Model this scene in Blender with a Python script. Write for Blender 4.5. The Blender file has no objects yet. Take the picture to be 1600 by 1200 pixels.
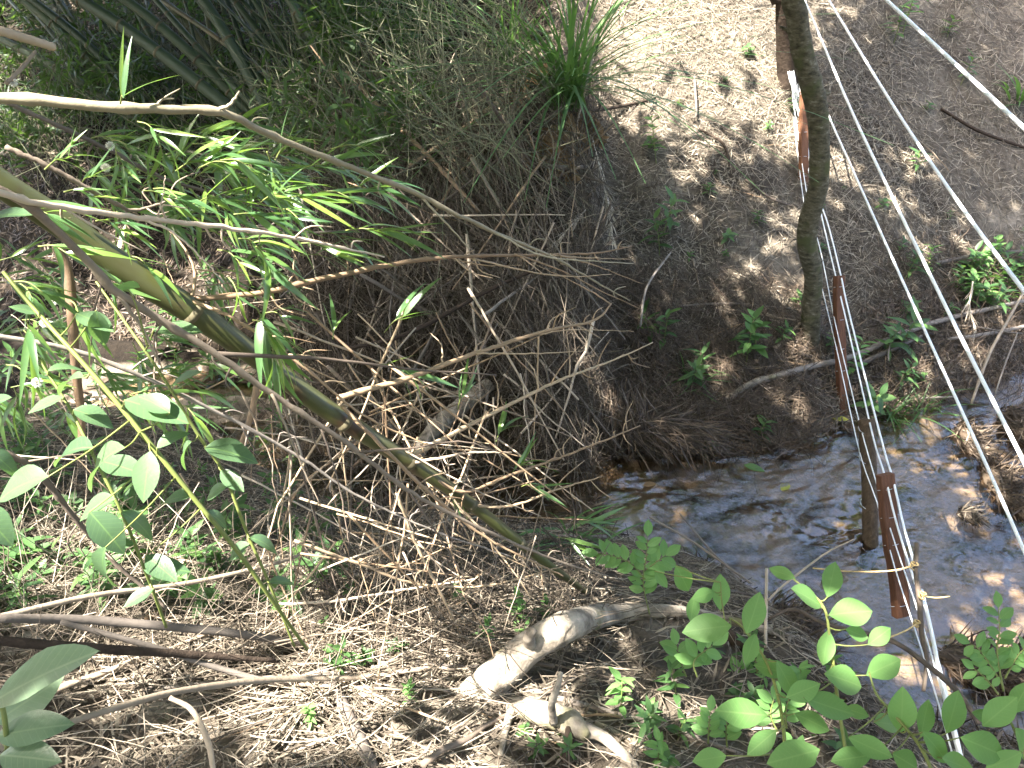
import bpy, math
import numpy as np
from mathutils import Matrix, Vector, Quaternion

RNG = np.random.default_rng(11)
R = math.radians
scene = bpy.context.scene
COL = scene.collection

# ------------------------------------------------------------------ camera
CAM = np.array([0.0, 0.0, 3.1]); PITCH = R(35.0); FPX = 1200.0
cd = bpy.data.cameras.new('camera'); cam = bpy.data.objects.new('camera', cd); COL.objects.link(cam)
cam.location = CAM; cam.rotation_euler = (R(90) - PITCH, 0, 0)
cd.sensor_width = 36.0; cd.lens = 27.0; cd.clip_start = 0.05; cd.clip_end = 600.0
scene.camera = cam

# ------------------------------------------------------------------ world, sun, exposure
SUN_TO = np.array([-0.40, -0.22, 0.89]); SUN_TO /= np.linalg.norm(SUN_TO)
world = bpy.data.worlds.new('World'); scene.world = world; world.use_nodes = True
wn = world.node_tree; wn.nodes.clear()
sky = wn.nodes.new('ShaderNodeTexSky'); sky.sky_type = 'NISHITA'; sky.sun_disc = False
sky.sun_elevation = math.asin(SUN_TO[2]); sky.sun_rotation = math.atan2(SUN_TO[0], SUN_TO[1])
sky.air_density = 1.0; sky.dust_density = 5.0; sky.ozone_density = 1.0
bg = wn.nodes.new('ShaderNodeBackground'); bg.inputs['Strength'].default_value = 0.115
wo = wn.nodes.new('ShaderNodeOutputWorld')
wn.links.new(sky.outputs[0], bg.inputs[0]); wn.links.new(bg.outputs[0], wo.inputs[0])
ld = bpy.data.lights.new('sun', 'SUN'); ld.energy = 4.6; ld.angle = R(0.53); ld.color = (1.0, 0.95, 0.86)
sun = bpy.data.objects.new('sun', ld); COL.objects.link(sun)
sun.rotation_euler = Vector(SUN_TO).to_track_quat('Z', 'Y').to_euler()
sun.location = (-8, -4, 18)
vs = scene.view_settings
vs.view_transform = 'Standard'; vs.look = 'None'; vs.gamma = 1.0; vs.use_curve_mapping = False
vs.exposure = 3.25
scene.render.engine = 'CYCLES'
scene.cycles.use_denoising = True
scene.cycles.max_bounces = 6; scene.cycles.diffuse_bounces = 3; scene.cycles.glossy_bounces = 3
scene.cycles.transmission_bounces = 4; scene.cycles.transparent_max_bounces = 8
scene.cycles.sample_clamp_indirect = 6.0

# ------------------------------------------------------------------ projection helpers
FW = np.array([0, math.cos(PITCH), -math.sin(PITCH)]); UP = np.array([0, math.sin(PITCH), math.cos(PITCH)]); RT = np.array([1.0, 0, 0])
def ray(px, py): return FW + RT * ((px - 800) / FPX) - UP * ((py - 600) / FPX)
def P(px, py, d): return CAM + d * ray(px, py)

# ------------------------------------------------------------------ noise and terrain
_T = RNG.random((256, 256))
def vnoise(x, y):
    xi = np.floor(x).astype(int); yi = np.floor(y).astype(int); fx = x - xi; fy = y - yi
    fx = fx * fx * (3 - 2 * fx); fy = fy * fy * (3 - 2 * fy)
    a = _T[xi % 256, yi % 256]; b = _T[(xi + 1) % 256, yi % 256]; c = _T[xi % 256, (yi + 1) % 256]; d = _T[(xi + 1) % 256, (yi + 1) % 256]
    return (a * (1 - fx) + b * fx) * (1 - fy) + (c * (1 - fx) + d * fx) * fy
def fbm(x, y, f=1.0, o=4):
    s = 0.0; a = 0.5
    for k in range(o):
        s = s + a * (vnoise(x * f + 17.3 * k, y * f + 9.1 * k) - 0.5); f *= 2.1; a *= 0.5
    return s
def S(t): t = np.clip(t, 0, 1); return t * t * (3 - 2 * t)
FX = [-30, -6, -4, -2.2, -1.0, -0.2, 0.4, 1.1, 1.65, 2.1, 2.8, 3.8, 6, 30]
FY = [9.0, 5.6, 5.0, 4.75, 4.55, 4.1, 3.72, 3.74, 3.82, 4.0, 4.2, 4.75, 5.2, 8.0]
NX = [-30, -6, -4, -2.0, -1.3, -0.7, 0.3, 0.9, 1.2, 1.45, 2.2, 4, 30]
NY = [7.0, 4.4, 4.0, 3.75, 3.25, 2.9, 2.88, 2.6, 2.2, 1.85, 1.7, 1.6, 3.0]
def height(x, y):
    x = np.asarray(x, float); y = np.asarray(y, float)
    wob = 0.10 * fbm(x, y * 0.3, 2.3, 3)
    yf = np.interp(x, FX, FY) + wob; yn = np.interp(x, NX, NY) + wob
    t = y - yf
    cl = S((x + 2.6) / 0.9) * S((0.75 - x) / 0.5)
    sl = 0.66 - 0.26 * S((-x - 0.6) / 1.6)
    tt = np.maximum(t, 0)
    far = cl * 0.62 * S(t / 0.4) + sl * np.where(tt < 5.5, tt, 5.5 + (tt - 5.5) * 0.18 * np.exp(-np.maximum(tt - 5.5, 0) / 60)) * (0.75 + 0.25 * S(tt / 1.0)) + 0.06 * S(t / 0.12)
    u = yn - y; uu = np.maximum(u, 0)
    near = 0.22 * S(u / 0.3) + 1.28 * (1 - np.exp(-uu * 0.62)) * 1.15
    near = np.minimum(near, 1.52 + 0.05 * near)
    bed = -0.15 * S(np.minimum(-t, -u) / 0.35)
    # a low sand bar on the left of the channel
    bar = 0.155 * np.exp(-(((x + 1.75) / 0.75) ** 2 + ((y - 4.12) / 0.30) ** 2)) + 0.17 * np.exp(-(((x + 0.75) / 0.33) ** 2 + ((y - 3.12) / 0.2) ** 2))
    bar = bar + 0.21 * np.exp(-(((x + 3.5) / 1.2) ** 2 + ((y - 4.45) / 0.7) ** 2))
    z = np.where(t > 0, far, np.where(u > 0, near, bed + bar))
    rough = 0.14 * S((np.maximum(t, u)) / 0.3) + 0.035
    return z + rough * fbm(x, y, 1.7, 5)
def G(px, py, lift=0.0):
    r = ray(px, py); d = np.r_[np.linspace(1.2, 9, 900), np.linspace(9.05, 40, 250)]
    pts = CAM[None] + d[:, None] * r[None]
    below = pts[:, 2] < height(pts[:, 0], pts[:, 1]) + lift
    i = int(np.argmax(below)) if below.any() else len(d) - 1
    return pts[i]
def GD(px, py): return float(np.dot(G(px, py) - CAM, FW))
def gnorm(x, y, e=0.03):
    x = np.asarray(x, float); y = np.asarray(y, float)
    n = np.stack([height(x - e, y) - height(x + e, y), height(x, y - e) - height(x, y + e), np.full_like(x, 2 * e)], -1)
    return n / np.linalg.norm(n, axis=-1, keepdims=True)

# ------------------------------------------------------------------ materials
def new_mat(name):
    m = bpy.data.materials.new(name); m.use_nodes = True; nt = m.node_tree
    return m, nt, nt.nodes['Principled BSDF'], nt.nodes['Material Output']
def N(nt, t, **kw):
    n = nt.nodes.new(t)
    for k, v in kw.items():
        if k.startswith('i_'): n.inputs[k[2:].replace('_', ' ')].default_value = v
        else: setattr(n, k, v)
    return n
def ramp(nt, cols, fac=None):
    r = nt.nodes.new('ShaderNodeValToRGB'); e = r.color_ramp.elements
    while len(e) < len(cols): e.new(0.5)
    for k, (p, c) in enumerate(cols): e[k].position = p; e[k].color = (*c, 1)
    if fac is not None: nt.links.new(fac, r.inputs[0])
    return r
def mixc(nt, a, b, fac, mode='MIX'):
    m = nt.nodes.new('ShaderNodeMix'); m.data_type = 'RGBA'; m.blend_type = mode
    for s, v in (('Factor', fac), ('A', a), ('B', b)):
        sock = [i for i in m.inputs if i.name == s and (i.type == 'RGBA' or (s == 'Factor' and i.type == 'VALUE'))][0]
        if hasattr(v, 'links') or isinstance(v, bpy.types.NodeSocket): nt.links.new(v, sock)
        elif isinstance(v, (int, float)): sock.default_value = v
        else: sock.default_value = (*v, 1)
    return [o for o in m.outputs if o.type == 'RGBA'][0]
def mat_ramp(name, cols, rnd='object', rough=0.7, noise=30.0, namt=0.5, bump=0.3, spec=0.3, trans=None, tamt=0.4, stretch=None, moss=None, vein=None):
    """colour from a ramp driven by random per object or island plus a noise"""
    m, nt, b, out = new_mat(name)
    tc = N(nt, 'ShaderNodeTexCoord'); src = tc.outputs['Object']
    if stretch:
        mp = N(nt, 'ShaderNodeMapping'); mp.inputs['Scale'].default_value = stretch
        nt.links.new(src, mp.inputs[0]); src = mp.outputs[0]
    nz = N(nt, 'ShaderNodeTexNoise', i_Scale=noise, i_Detail=5.0, i_Roughness=0.65); nt.links.new(src, nz.inputs['Vector'])
    if rnd == 'object': ro = N(nt, 'ShaderNodeObjectInfo').outputs['Random']
    elif rnd == 'island': ro = N(nt, 'ShaderNodeNewGeometry').outputs['Random Per Island']
    else: ro = None
    mm = N(nt, 'ShaderNodeMath', operation='MULTIPLY_ADD'); nt.links.new(nz.outputs[0], mm.inputs[0]); mm.inputs[1].default_value = namt * 1.6
    if ro is not None:
        m2 = N(nt, 'ShaderNodeMath', operation='MULTIPLY_ADD'); nt.links.new(ro, m2.inputs[0]); m2.inputs[1].default_value = 1 - namt; m2.inputs[2].default_value = -namt * 0.3
        nt.links.new(m2.outputs[0], mm.inputs[2])
    else: mm.inputs[2].default_value = (1 - namt * 1.6) / 2
    rp = ramp(nt, cols, mm.outputs[0]); c = rp.outputs[0]
    if moss:
        nm = N(nt, 'ShaderNodeTexNoise', i_Scale=moss[1], i_Detail=4.0); nt.links.new(tc.outputs['Object'], nm.inputs['Vector'])
        rm = ramp(nt, [(moss[2], (0, 0, 0)), (moss[2] + 0.12, (1, 1, 1))], nm.outputs[0])
        c = mixc(nt, c, moss[0], rm.outputs[0])
    if vein:
        sp = N(nt, 'ShaderNodeSeparateXYZ'); nt.links.new(tc.outputs['Object'], sp.inputs[0])
        ab = N(nt, 'ShaderNodeMath', operation='ABSOLUTE'); nt.links.new(sp.outputs[0], ab.inputs[0])
        mr = N(nt, 'ShaderNodeMapRange'); nt.links.new(ab.outputs[0], mr.inputs[0]); mr.inputs[1].default_value = 0.006; mr.inputs[2].default_value = 0.02; mr.inputs[3].default_value = 0.7; mr.inputs[4].default_value = 0.0
        sv = N(nt, 'ShaderNodeMath', operation='MULTIPLY_ADD'); nt.links.new(ab.outputs[0], sv.inputs[0]); sv.inputs[1].default_value = -0.8; nt.links.new(sp.outputs[1], sv.inputs[2])
        wvn = N(nt, 'ShaderNodeMath', operation='PINGPONG'); nt.links.new(sv.outputs[0], wvn.inputs[0]); wvn.inputs[1].default_value = 0.05
        m3 = N(nt, 'ShaderNodeMapRange'); nt.links.new(wvn.outputs[0], m3.inputs[0]); m3.inputs[1].default_value = 0.002; m3.inputs[2].default_value = 0.010; m3.inputs[3].default_value = 0.3; m3.inputs[4].default_value = 0.0
        mx = N(nt, 'ShaderNodeMath', operation='MAXIMUM'); nt.links.new(mr.outputs[0], mx.inputs[0]); nt.links.new(m3.outputs[0], mx.inputs[1])
        c = mixc(nt, c, vein, mx.outputs[0])
    nt.links.new(c, b.inputs['Base Color']); b.inputs['Roughness'].default_value = rough
    b.inputs['Specular IOR Level'].default_value = spec
    if bump:
        bp = N(nt, 'ShaderNodeBump', i_Strength=bump, i_Distance=0.01); nt.links.new(nz.outputs[0], bp.inputs['Height']); nt.links.new(bp.outputs[0], b.inputs['Normal'])
    if trans:
        tb = N(nt, 'ShaderNodeBsdfTranslucent'); nt.links.new(mixc(nt, c, trans, 0.6), tb.inputs[0])
        ms = N(nt, 'ShaderNodeMixShader'); ms.inputs[0].default_value = tamt
        nt.links.new(b.outputs[0], ms.inputs[1]); nt.links.new(tb.outputs[0], ms.inputs[2]); nt.links.new(ms.outputs[0], out.inputs[0])
    return m

M = {}
M['litter'] = mat_ramp('dry_litter', [(0.0, (0.035, 0.024, 0.017)), (0.35, (0.098, 0.08, 0.06)), (0.7, (0.20, 0.168, 0.126)), (1.0, (0.43, 0.37, 0.285))], 'island', 0.75, 14, 0.25, 0)
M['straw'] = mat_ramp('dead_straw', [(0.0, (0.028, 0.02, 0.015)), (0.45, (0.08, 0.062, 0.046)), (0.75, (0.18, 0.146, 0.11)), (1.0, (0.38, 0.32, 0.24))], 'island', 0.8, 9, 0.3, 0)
M['darkstraw'] = mat_ramp('sodden_shaded_straw', [(0.0, (0.026, 0.019, 0.014)), (0.5, (0.085, 0.06, 0.042)), (0.85, (0.17, 0.128, 0.09)), (1.0, (0.30, 0.235, 0.17))], 'island', 0.55, 9, 0.3, 0)
M['stick'] = mat_ramp('dead_stick', [(0.0, (0.045, 0.034, 0.027)), (0.4, (0.13, 0.10, 0.078)), (0.75, (0.25, 0.20, 0.148)), (1.0, (0.40, 0.33, 0.25))], 'object', 0.75, 30, 0.3, 0.25)
M['greystick'] = mat_ramp('weathered_stick', [(0.0, (0.07, 0.058, 0.05)), (0.5, (0.155, 0.13, 0.11)), (1.0, (0.30, 0.26, 0.225))], 'object', 0.8, 25, 0.4, 0.3)
M['palestick'] = mat_ramp('pale_twig', [(0.0, (0.24, 0.18, 0.13)), (0.5, (0.37, 0.295, 0.22)), (1.0, (0.52, 0.435, 0.34))], 'object', 0.6, 30, 0.35, 0.2)
M['tantwig'] = mat_ramp('tan_twig', [(0.0, (0.15, 0.095, 0.06)), (0.5, (0.28, 0.195, 0.12)), (1.0, (0.44, 0.34, 0.23))], 'object', 0.55, 30, 0.35, 0.2)
M['bark'] = mat_ramp('olive_bark', [(0.2, (0.03, 0.026, 0.018)), (0.45, (0.085, 0.075, 0.048)), (0.62, (0.13, 0.115, 0.078)), (0.85, (0.27, 0.25, 0.20))], None, 0.85, 30, 0.9, 1.0, 0.2, moss=((0.085, 0.09, 0.04), 7.0, 0.54), stretch=(0.7, 0.7, 1.5))
M['darkbark'] = mat_ramp('dark_bark', [(0.15, (0.018, 0.013, 0.010)), (0.6, (0.048, 0.034, 0.025)), (0.9, (0.09, 0.07, 0.05))], None, 0.9, 25, 0.6, 0.9, 0.2)
M['log'] = mat_ramp('log_bark', [(0.2, (0.085, 0.07, 0.055)), (0.45, (0.21, 0.178, 0.14)), (0.8, (0.38, 0.33, 0.265))], None, 0.85, 17, 1.0, 1.0, 0.2, moss=((0.15, 0.14, 0.07), 6.0, 0.56))
M['board'] = mat_ramp('red_brown_timber', [(0.15, (0.06, 0.027, 0.016)), (0.5, (0.125, 0.055, 0.03)), (0.85, (0.20, 0.095, 0.052))], 'object', 0.75, 16, 0.6, 0.5, 0.25, stretch=(6, 6, 0.7))
M['post'] = mat_ramp('round_post_timber', [(0.2, (0.035, 0.024, 0.015)), (0.5, (0.085, 0.058, 0.036)), (0.85, (0.16, 0.115, 0.075))], None, 0.8, 16, 0.6, 0.7, 0.25, stretch=(4, 4, 0.8))
M['rope'] = mat_ramp('white_cord', [(0.0, (0.78, 0.79, 0.80)), (1.0, (0.88, 0.88, 0.88))], 'object', 0.5, 80, 0.5, 0.25, 0.4)
M['wire'] = mat_ramp('galvanised_wire', [(0.0, (0.42, 0.46, 0.50)), (1.0, (0.62, 0.66, 0.70))], 'object', 0.4, 60, 0.5, 0.1, 0.5)
M['twine'] = mat_ramp('yellow_twine', [(0.0, (0.45, 0.30, 0.12)), (1.0, (0.62, 0.46, 0.22))], 'object', 0.7, 60, 0.5, 0.2)
M['culm'] = mat_ramp('olive_bamboo', [(0.1, (0.042, 0.034, 0.015)), (0.5, (0.056, 0.06, 0.02)), (0.9, (0.078, 0.098, 0.028))], None, 0.42, 4.5, 0.7, 0.1, 0.45, moss=((0.042, 0.026, 0.014), 9.0, 0.54))
M['culmring'] = mat_ramp('bamboo_node', [(0.1, (0.05, 0.04, 0.022)), (0.9, (0.17, 0.15, 0.09))], 'object', 0.6, 20, 0.5, 0.2)
M['darkculm'] = mat_ramp('dark_bamboo', [(0.0, (0.028, 0.042, 0.024)), (0.55, (0.06, 0.085, 0.045)), (0.8, (0.12, 0.12, 0.06)), (1.0, (0.19, 0.125, 0.065))], 'object', 0.45, 8, 0.3, 0.1, 0.4)
M['greentwig'] = mat_ramp('green_grey_twig', [(0.0, (0.06, 0.07, 0.045)), (0.5, (0.13, 0.135, 0.08)), (1.0, (0.24, 0.23, 0.14))], 'island', 0.7, 20, 0.3, 0)
M['bleaf'] = mat_ramp('bamboo_leaf', [(0.0, (0.04, 0.10, 0.04)), (0.5, (0.08, 0.16, 0.055)), (0.8, (0.14, 0.24, 0.05)), (1.0, (0.22, 0.28, 0.06))], 'object', 0.28, 25, 0.2, 0.05, 1.0, trans=(0.24, 0.40, 0.04), tamt=0.42)
M['hleaf'] = mat_ramp('herb_leaf', [(0.0, (0.03, 0.075, 0.025)), (0.5, (0.06, 0.125, 0.04)), (1.0, (0.11, 0.20, 0.05))], 'object', 0.5, 20, 0.2, 0.05, 0.4, trans=(0.2, 0.36, 0.05), tamt=0.35)
M['cleaf'] = mat_ramp('light_leaf', [(0.0, (0.12, 0.25, 0.075)), (1.0, (0.17, 0.33, 0.10))], 'object', 0.5, 18, 0.25, 0.08, 0.4, trans=(0.24, 0.46, 0.07), tamt=0.45, vein=(0.22, 0.36, 0.12))
M['wleaf'] = mat_ramp('broad_leaf', [(0.0, (0.055, 0.105, 0.055)), (1.0, (0.10, 0.17, 0.08))], 'object', 0.36, 16, 0.3, 0.1, 0.5, trans=(0.17, 0.33, 0.05), tamt=0.35, vein=(0.14, 0.24, 0.08))
M['gleaf'] = mat_ramp('glossy_glare_leaf', [(0.0, (0.13, 0.20, 0.12)), (1.0, (0.20, 0.28, 0.17))], 'object', 0.25, 14, 0.4, 0.1, 0.8, trans=(0.2, 0.33, 0.08), tamt=0.25, vein=(0.26, 0.34, 0.2))  # paler base colour stands in for sun glare on the corner leaf
M['olivetwig'] = mat_ramp('olive_grey_twig', [(0.0, (0.15, 0.125, 0.08)), (0.5, (0.25, 0.215, 0.145)), (1.0, (0.40, 0.36, 0.26))], 'object', 0.6, 30, 0.6, 0.2)
M['stemgreen'] = mat_ramp('green_stem', [(0.0, (0.10, 0.13, 0.035)), (1.0, (0.20, 0.22, 0.065))], 'object', 0.5, 30, 0.4, 0.1)
M['blade'] = mat_ramp('grass_blade', [(0.0, (0.05, 0.11, 0.045)), (1.0, (0.12, 0.22, 0.07))], 'object', 0.45, 20, 0.2, 0, 0.4, trans=(0.2, 0.38, 0.05), tamt=0.35)
M['deadleaf'] = mat_ramp('dead_leaf', [(0.0, (0.09, 0.055, 0.03)), (1.0, (0.30, 0.20, 0.10))], 'object', 0.7, 20, 0.4, 0.1, trans=(0.4, 0.25, 0.1), tamt=0.25)
M['paleleaf'] = mat_ramp('dry_pale_leaf', [(0.0, (0.35, 0.29, 0.22)), (1.0, (0.55, 0.48, 0.38))], 'object', 0.7, 20, 0.4, 0.1)
M['yleaf'] = mat_ramp('yellowing_leaf', [(0.0, (0.28, 0.33, 0.06)), (1.0, (0.45, 0.42, 0.08))], 'object', 0.5, 20, 0.4, 0.1, trans=(0.4, 0.4, 0.05), tamt=0.3)
M['crown'] = mat_ramp('crown_leaf', [(0.0, (0.04, 0.09, 0.02)), (1.0, (0.09, 0.16, 0.04))], 'island', 0.45, 3, 0.2, 0, 0.4, trans=(0.2, 0.34, 0.05), tamt=0.4)
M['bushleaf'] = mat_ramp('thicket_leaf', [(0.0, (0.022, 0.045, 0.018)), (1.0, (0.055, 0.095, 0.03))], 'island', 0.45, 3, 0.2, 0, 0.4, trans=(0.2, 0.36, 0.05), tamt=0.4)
M['rock'] = mat_ramp('mossy_rock', [(0.2, (0.10, 0.09, 0.075)), (0.8, (0.30, 0.275, 0.23))], None, 0.9, 9, 0.8, 0.8, 0.2, moss=((0.075, 0.085, 0.025), 3.5, 0.50))
M['white'] = mat_ramp('white_fluff', [(0.0, (0.7, 0.68, 0.6)), (1.0, (0.85, 0.83, 0.76))], 'object', 0.8, 60, 0.4, 0.2)

def ground_mat():
    m, nt, b, out = new_mat('bank_soil')
    g = N(nt, 'ShaderNodeNewGeometry'); pos = g.outputs['Position']
    n1 = N(nt, 'ShaderNodeTexNoise', i_Scale=1.3, i_Detail=6.0, i_Roughness=0.6); nt.links.new(pos, n1.inputs['Vector'])
    n2 = N(nt, 'ShaderNodeTexNoise', i_Scale=26.0, i_Detail=6.0, i_Roughness=0.7); nt.links.new(pos, n2.inputs['Vector'])
    soil = ramp(nt, [(0.30, (0.045, 0.033, 0.023)), (0.42, (0.078, 0.065, 0.051)), (0.55, (0.145, 0.125, 0.1)), (0.7, (0.26, 0.23, 0.187))], n1.outputs[0])
    grain = ramp(nt, [(0.3, (0.45, 0.42, 0.4)), (0.7, (1.15, 1.12, 1.08))], n2.outputs[0])
    c = mixc(nt, soil.outputs[0], grain.outputs[0], 1.0, 'MULTIPLY')
    sx = N(nt, 'ShaderNodeSeparateXYZ'); nt.links.new(pos, sx.inputs[0])
    wet = N(nt, 'ShaderNodeMapRange'); nt.links.new(sx.outputs[2], wet.inputs[0])
    wet.inputs[1].default_value = 0.03; wet.inputs[2].default_value = 0.28; wet.inputs[3].default_value = 0.75; wet.inputs[4].default_value = 0.0
    c = mixc(nt, c, mixc(nt, c, (0.36, 0.30, 0.25), 1.0, 'MULTIPLY'), wet.outputs[0])
    # humus under tangle and bamboo, darkened further in place of their shade
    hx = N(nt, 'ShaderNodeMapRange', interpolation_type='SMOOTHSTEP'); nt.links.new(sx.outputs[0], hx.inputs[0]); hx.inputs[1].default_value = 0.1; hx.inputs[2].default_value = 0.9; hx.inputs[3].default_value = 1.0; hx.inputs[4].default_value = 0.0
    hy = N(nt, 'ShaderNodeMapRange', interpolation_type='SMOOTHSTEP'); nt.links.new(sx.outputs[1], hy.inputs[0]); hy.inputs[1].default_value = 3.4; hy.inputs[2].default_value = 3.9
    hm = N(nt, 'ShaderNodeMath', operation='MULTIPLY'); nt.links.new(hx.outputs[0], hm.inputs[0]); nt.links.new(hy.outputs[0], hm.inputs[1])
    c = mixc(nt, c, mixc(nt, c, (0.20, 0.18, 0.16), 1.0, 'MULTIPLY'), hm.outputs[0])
    # sandy bed of the stream
    bed = N(nt, 'ShaderNodeMapRange'); nt.links.new(sx.outputs[2], bed.inputs[0])
    bed.inputs[1].default_value = 0.05; bed.inputs[2].default_value = 0.0; bed.inputs[3].default_value = 0.0; bed.inputs[4].default_value = 1.0
    n3 = N(nt, 'ShaderNodeTexNoise', i_Scale=3.4, i_Detail=5.0, i_Roughness=0.6); nt.links.new(pos, n3.inputs['Vector'])
    sand = ramp(nt, [(0.36, (0.035, 0.028, 0.022)), (0.43, (0.13, 0.10, 0.075)), (0.53, (0.40, 0.335, 0.26))], n3.outputs[0])
    sandg = mixc(nt, sand.outputs[0], grain.outputs[0], 0.5, 'MULTIPLY')
    c = mixc(nt, c, sandg, bed.outputs[0])
    nt.links.new(c, b.inputs['Base Color']); b.inputs['Roughness'].default_value = 0.9; b.inputs['Specular IOR Level'].default_value = 0.2
    bp = N(nt, 'ShaderNodeBump', i_Strength=0.7, i_Distance=0.03); nt.links.new(n2.outputs[0], bp.inputs['Height']); nt.links.new(bp.outputs[0], b.inputs['Normal'])
    return m
M['ground'] = ground_mat()

def water_mat():
    m, nt, b, out = new_mat('stream_water'); nt.nodes.remove(b)
    g = N(nt, 'ShaderNodeNewGeometry')
    mp = N(nt, 'ShaderNodeMapping'); mp.inputs['Scale'].default_value = (0.75, 1.5, 1.0); mp.inputs['Rotation'].default_value = (0, 0, R(-22)); nt.links.new(g.outputs['Position'], mp.inputs[0])
    w = N(nt, 'ShaderNodeTexNoise', i_Scale=22.0, i_Detail=4.0, i_Roughness=0.55, i_Distortion=1.2); nt.links.new(mp.outputs[0], w.inputs['Vector'])
    w2 = N(nt, 'ShaderNodeTexNoise', i_Scale=2.2, i_Detail=2.0); nt.links.new(g.outputs['Position'], w2.inputs['Vector'])
    rr = ramp(nt, [(0.38, (0.12, 0.12, 0.12)), (0.62, (1, 1, 1))], w2.outputs[0])
    hh = N(nt, 'ShaderNodeMath', operation='MULTIPLY'); nt.links.new(w.outputs[0], hh.inputs[0]); nt.links.new(rr.outputs[0], hh.inputs[1])
    bp = N(nt, 'ShaderNodeBump', i_Strength=0.35, i_Distance=0.02); nt.links.new(hh.outputs[0], bp.inputs['Height'])
    gl = N(nt, 'ShaderNodeBsdfGlossy'); gl.inputs['Roughness'].default_value = 0.03; gl.inputs['Color'].default_value = (1, 1, 1, 1)
    tr = N(nt, 'ShaderNodeBsdfTransparent'); tr.inputs[0].default_value = (0.82, 0.75, 0.66, 1)
    fr = N(nt, 'ShaderNodeFresnel'); fr.inputs['IOR'].default_value = 1.85
    ms = N(nt, 'ShaderNodeMixShader')
    nt.links.new(bp.outputs[0], gl.inputs['Normal']); nt.links.new(bp.outputs[0], fr.inputs['Normal'])
    nt.links.new(fr.outputs[0], ms.inputs[0]); nt.links.new(tr.outputs[0], ms.inputs[1]); nt.links.new(gl.outputs[0], ms.inputs[2])
    nt.links.new(ms.outputs[0], out.inputs[0])
    return m
M['water'] = water_mat()

# ------------------------------------------------------------------ mesh helpers
def mesh_np(name, V, F, mat=None, smooth=True):
    V = np.asarray(V, np.float32); F = np.asarray(F, np.int32); k = F.shape[1]
    me = bpy.data.meshes.new(name); me.vertices.add(len(V)); me.vertices.foreach_set('co', V.ravel())
    me.loops.add(F.size); me.loops.foreach_set('vertex_index', F.ravel())
    me.polygons.add(len(F)); me.polygons.foreach_set('loop_start', np.arange(0, F.size, k, dtype=np.int32))
    try: me.polygons.foreach_set('loop_total', np.full(len(F), k, np.int32))
    except Exception: pass
    me.polygons.foreach_set('use_smooth', np.full(len(F), smooth, bool))
    me.update(calc_edges=True); me.validate()
    if mat: me.materials.append(M[mat])
    return me
def link(name, me, parent=None, loc=(0, 0, 0), label=None, cat=None, group=None, kind=None):
    o = bpy.data.objects.new(name, me); COL.objects.link(o); o.location = loc
    if parent is not None: o.parent = parent
    tag(o, label, cat, group, kind); return o
def tag(o, label=None, cat=None, group=None, kind=None):
    for k, v in (('label', label), ('category', cat), ('group', group), ('kind', kind)):
        if v: o[k] = v
    return o
def empty(name, loc, label=None, cat=None, group=None):
    o = bpy.data.objects.new(name, None); COL.objects.link(o); o.location = loc; o.empty_display_size = 0.05
    return tag(o, label, cat, group)
def copy_tree(o, parent=None):
    c = o.copy(); COL.objects.link(c); c.parent = parent
    for ch in list(o.children): copy_tree(ch, c)
    return c
def smooth_path(pts, rad, n):
    """Catmull-Rom resample"""
    pts = np.asarray(pts, float); rad = np.asarray(rad, float)
    if len(pts) == 2: t = np.linspace(0, 1, n); return pts[0] + (pts[1] - pts[0]) * t[:, None], rad[0] + (rad[1] - rad[0]) * t
    q = np.vstack([2 * pts[0] - pts[1], pts, 2 * pts[-1] - pts[-2]])
    seg = np.linalg.norm(np.diff(pts, axis=0), axis=1); cum = np.r_[0, np.cumsum(seg)]
    s = np.linspace(0, cum[-1], n); i = np.clip(np.searchsorted(cum, s, 'right') - 1, 0, len(seg) - 1)
    t = ((s - cum[i]) / np.maximum(seg[i], 1e-9))[:, None]
    a, b, c, d = q[i], q[i + 1], q[i + 2], q[i + 3]
    out = 0.5 * (2 * b + (c - a) * t + (2 * a - 5 * b + 4 * c - d) * t ** 2 + (3 * b - a - 3 * c + d) * t ** 3)
    return out, np.interp(s, cum, rad)
def tube(pts, rad, sides=7, lump=0.0, cap=True):
    pts = np.asarray(pts, float); rad = np.asarray(rad, float); n = len(pts)
    T = np.gradient(pts, axis=0); T /= np.maximum(np.linalg.norm(T, axis=1, keepdims=True), 1e-9)
    ref = np.array([0, 0, 1.0]) if abs(T[0][2]) < 0.8 else np.array([1.0, 0, 0])
    A = np.zeros_like(T); a = np.cross(T[0], ref); a /= np.linalg.norm(a)
    for i in range(n):
        a = a - T[i] * np.dot(a, T[i]); a /= max(np.linalg.norm(a), 1e-9); A[i] = a
    B = np.cross(T, A); th = np.linspace(0, 2 * np.pi, sides, endpoint=False)
    rr = rad[:, None] * (1 + lump * RNG.standard_normal((n, sides)))
    V = pts[:, None] + rr[..., None] * (np.cos(th)[None, :, None] * A[:, None] + np.sin(th)[None, :, None] * B[:, None])
    V = V.reshape(-1, 3); i = np.arange(n - 1)[:, None] * sides; j = np.arange(sides)[None]; j2 = (j + 1) % sides
    F = np.stack([i + j, i + j2, i + sides + j2, i + sides + j], -1).reshape(-1, 4)
    if cap:
        V = np.vstack([V, pts[0] - T[0] * rad[0] * 0.25, pts[-1] + T[-1] * rad[-1] * 0.25]); a0, a1 = n * sides, n * sides + 1
        jj = np.arange(sides); b0 = (n - 1) * sides
        C0 = np.stack([np.full(sides, a0), (jj + 1) % sides, jj, np.full(sides, -1)], -1)
        C1 = np.stack([np.full(sides, a1), b0 + jj, b0 + (jj + 1) % sides, np.full(sides, -1)], -1)
        tri = np.vstack([C0, C1])[:, :3]
        F = np.vstack([np.concatenate([F[:, [0, 1, 2]], F[:, [0, 2, 3]]]), tri])
    return V, F
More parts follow.
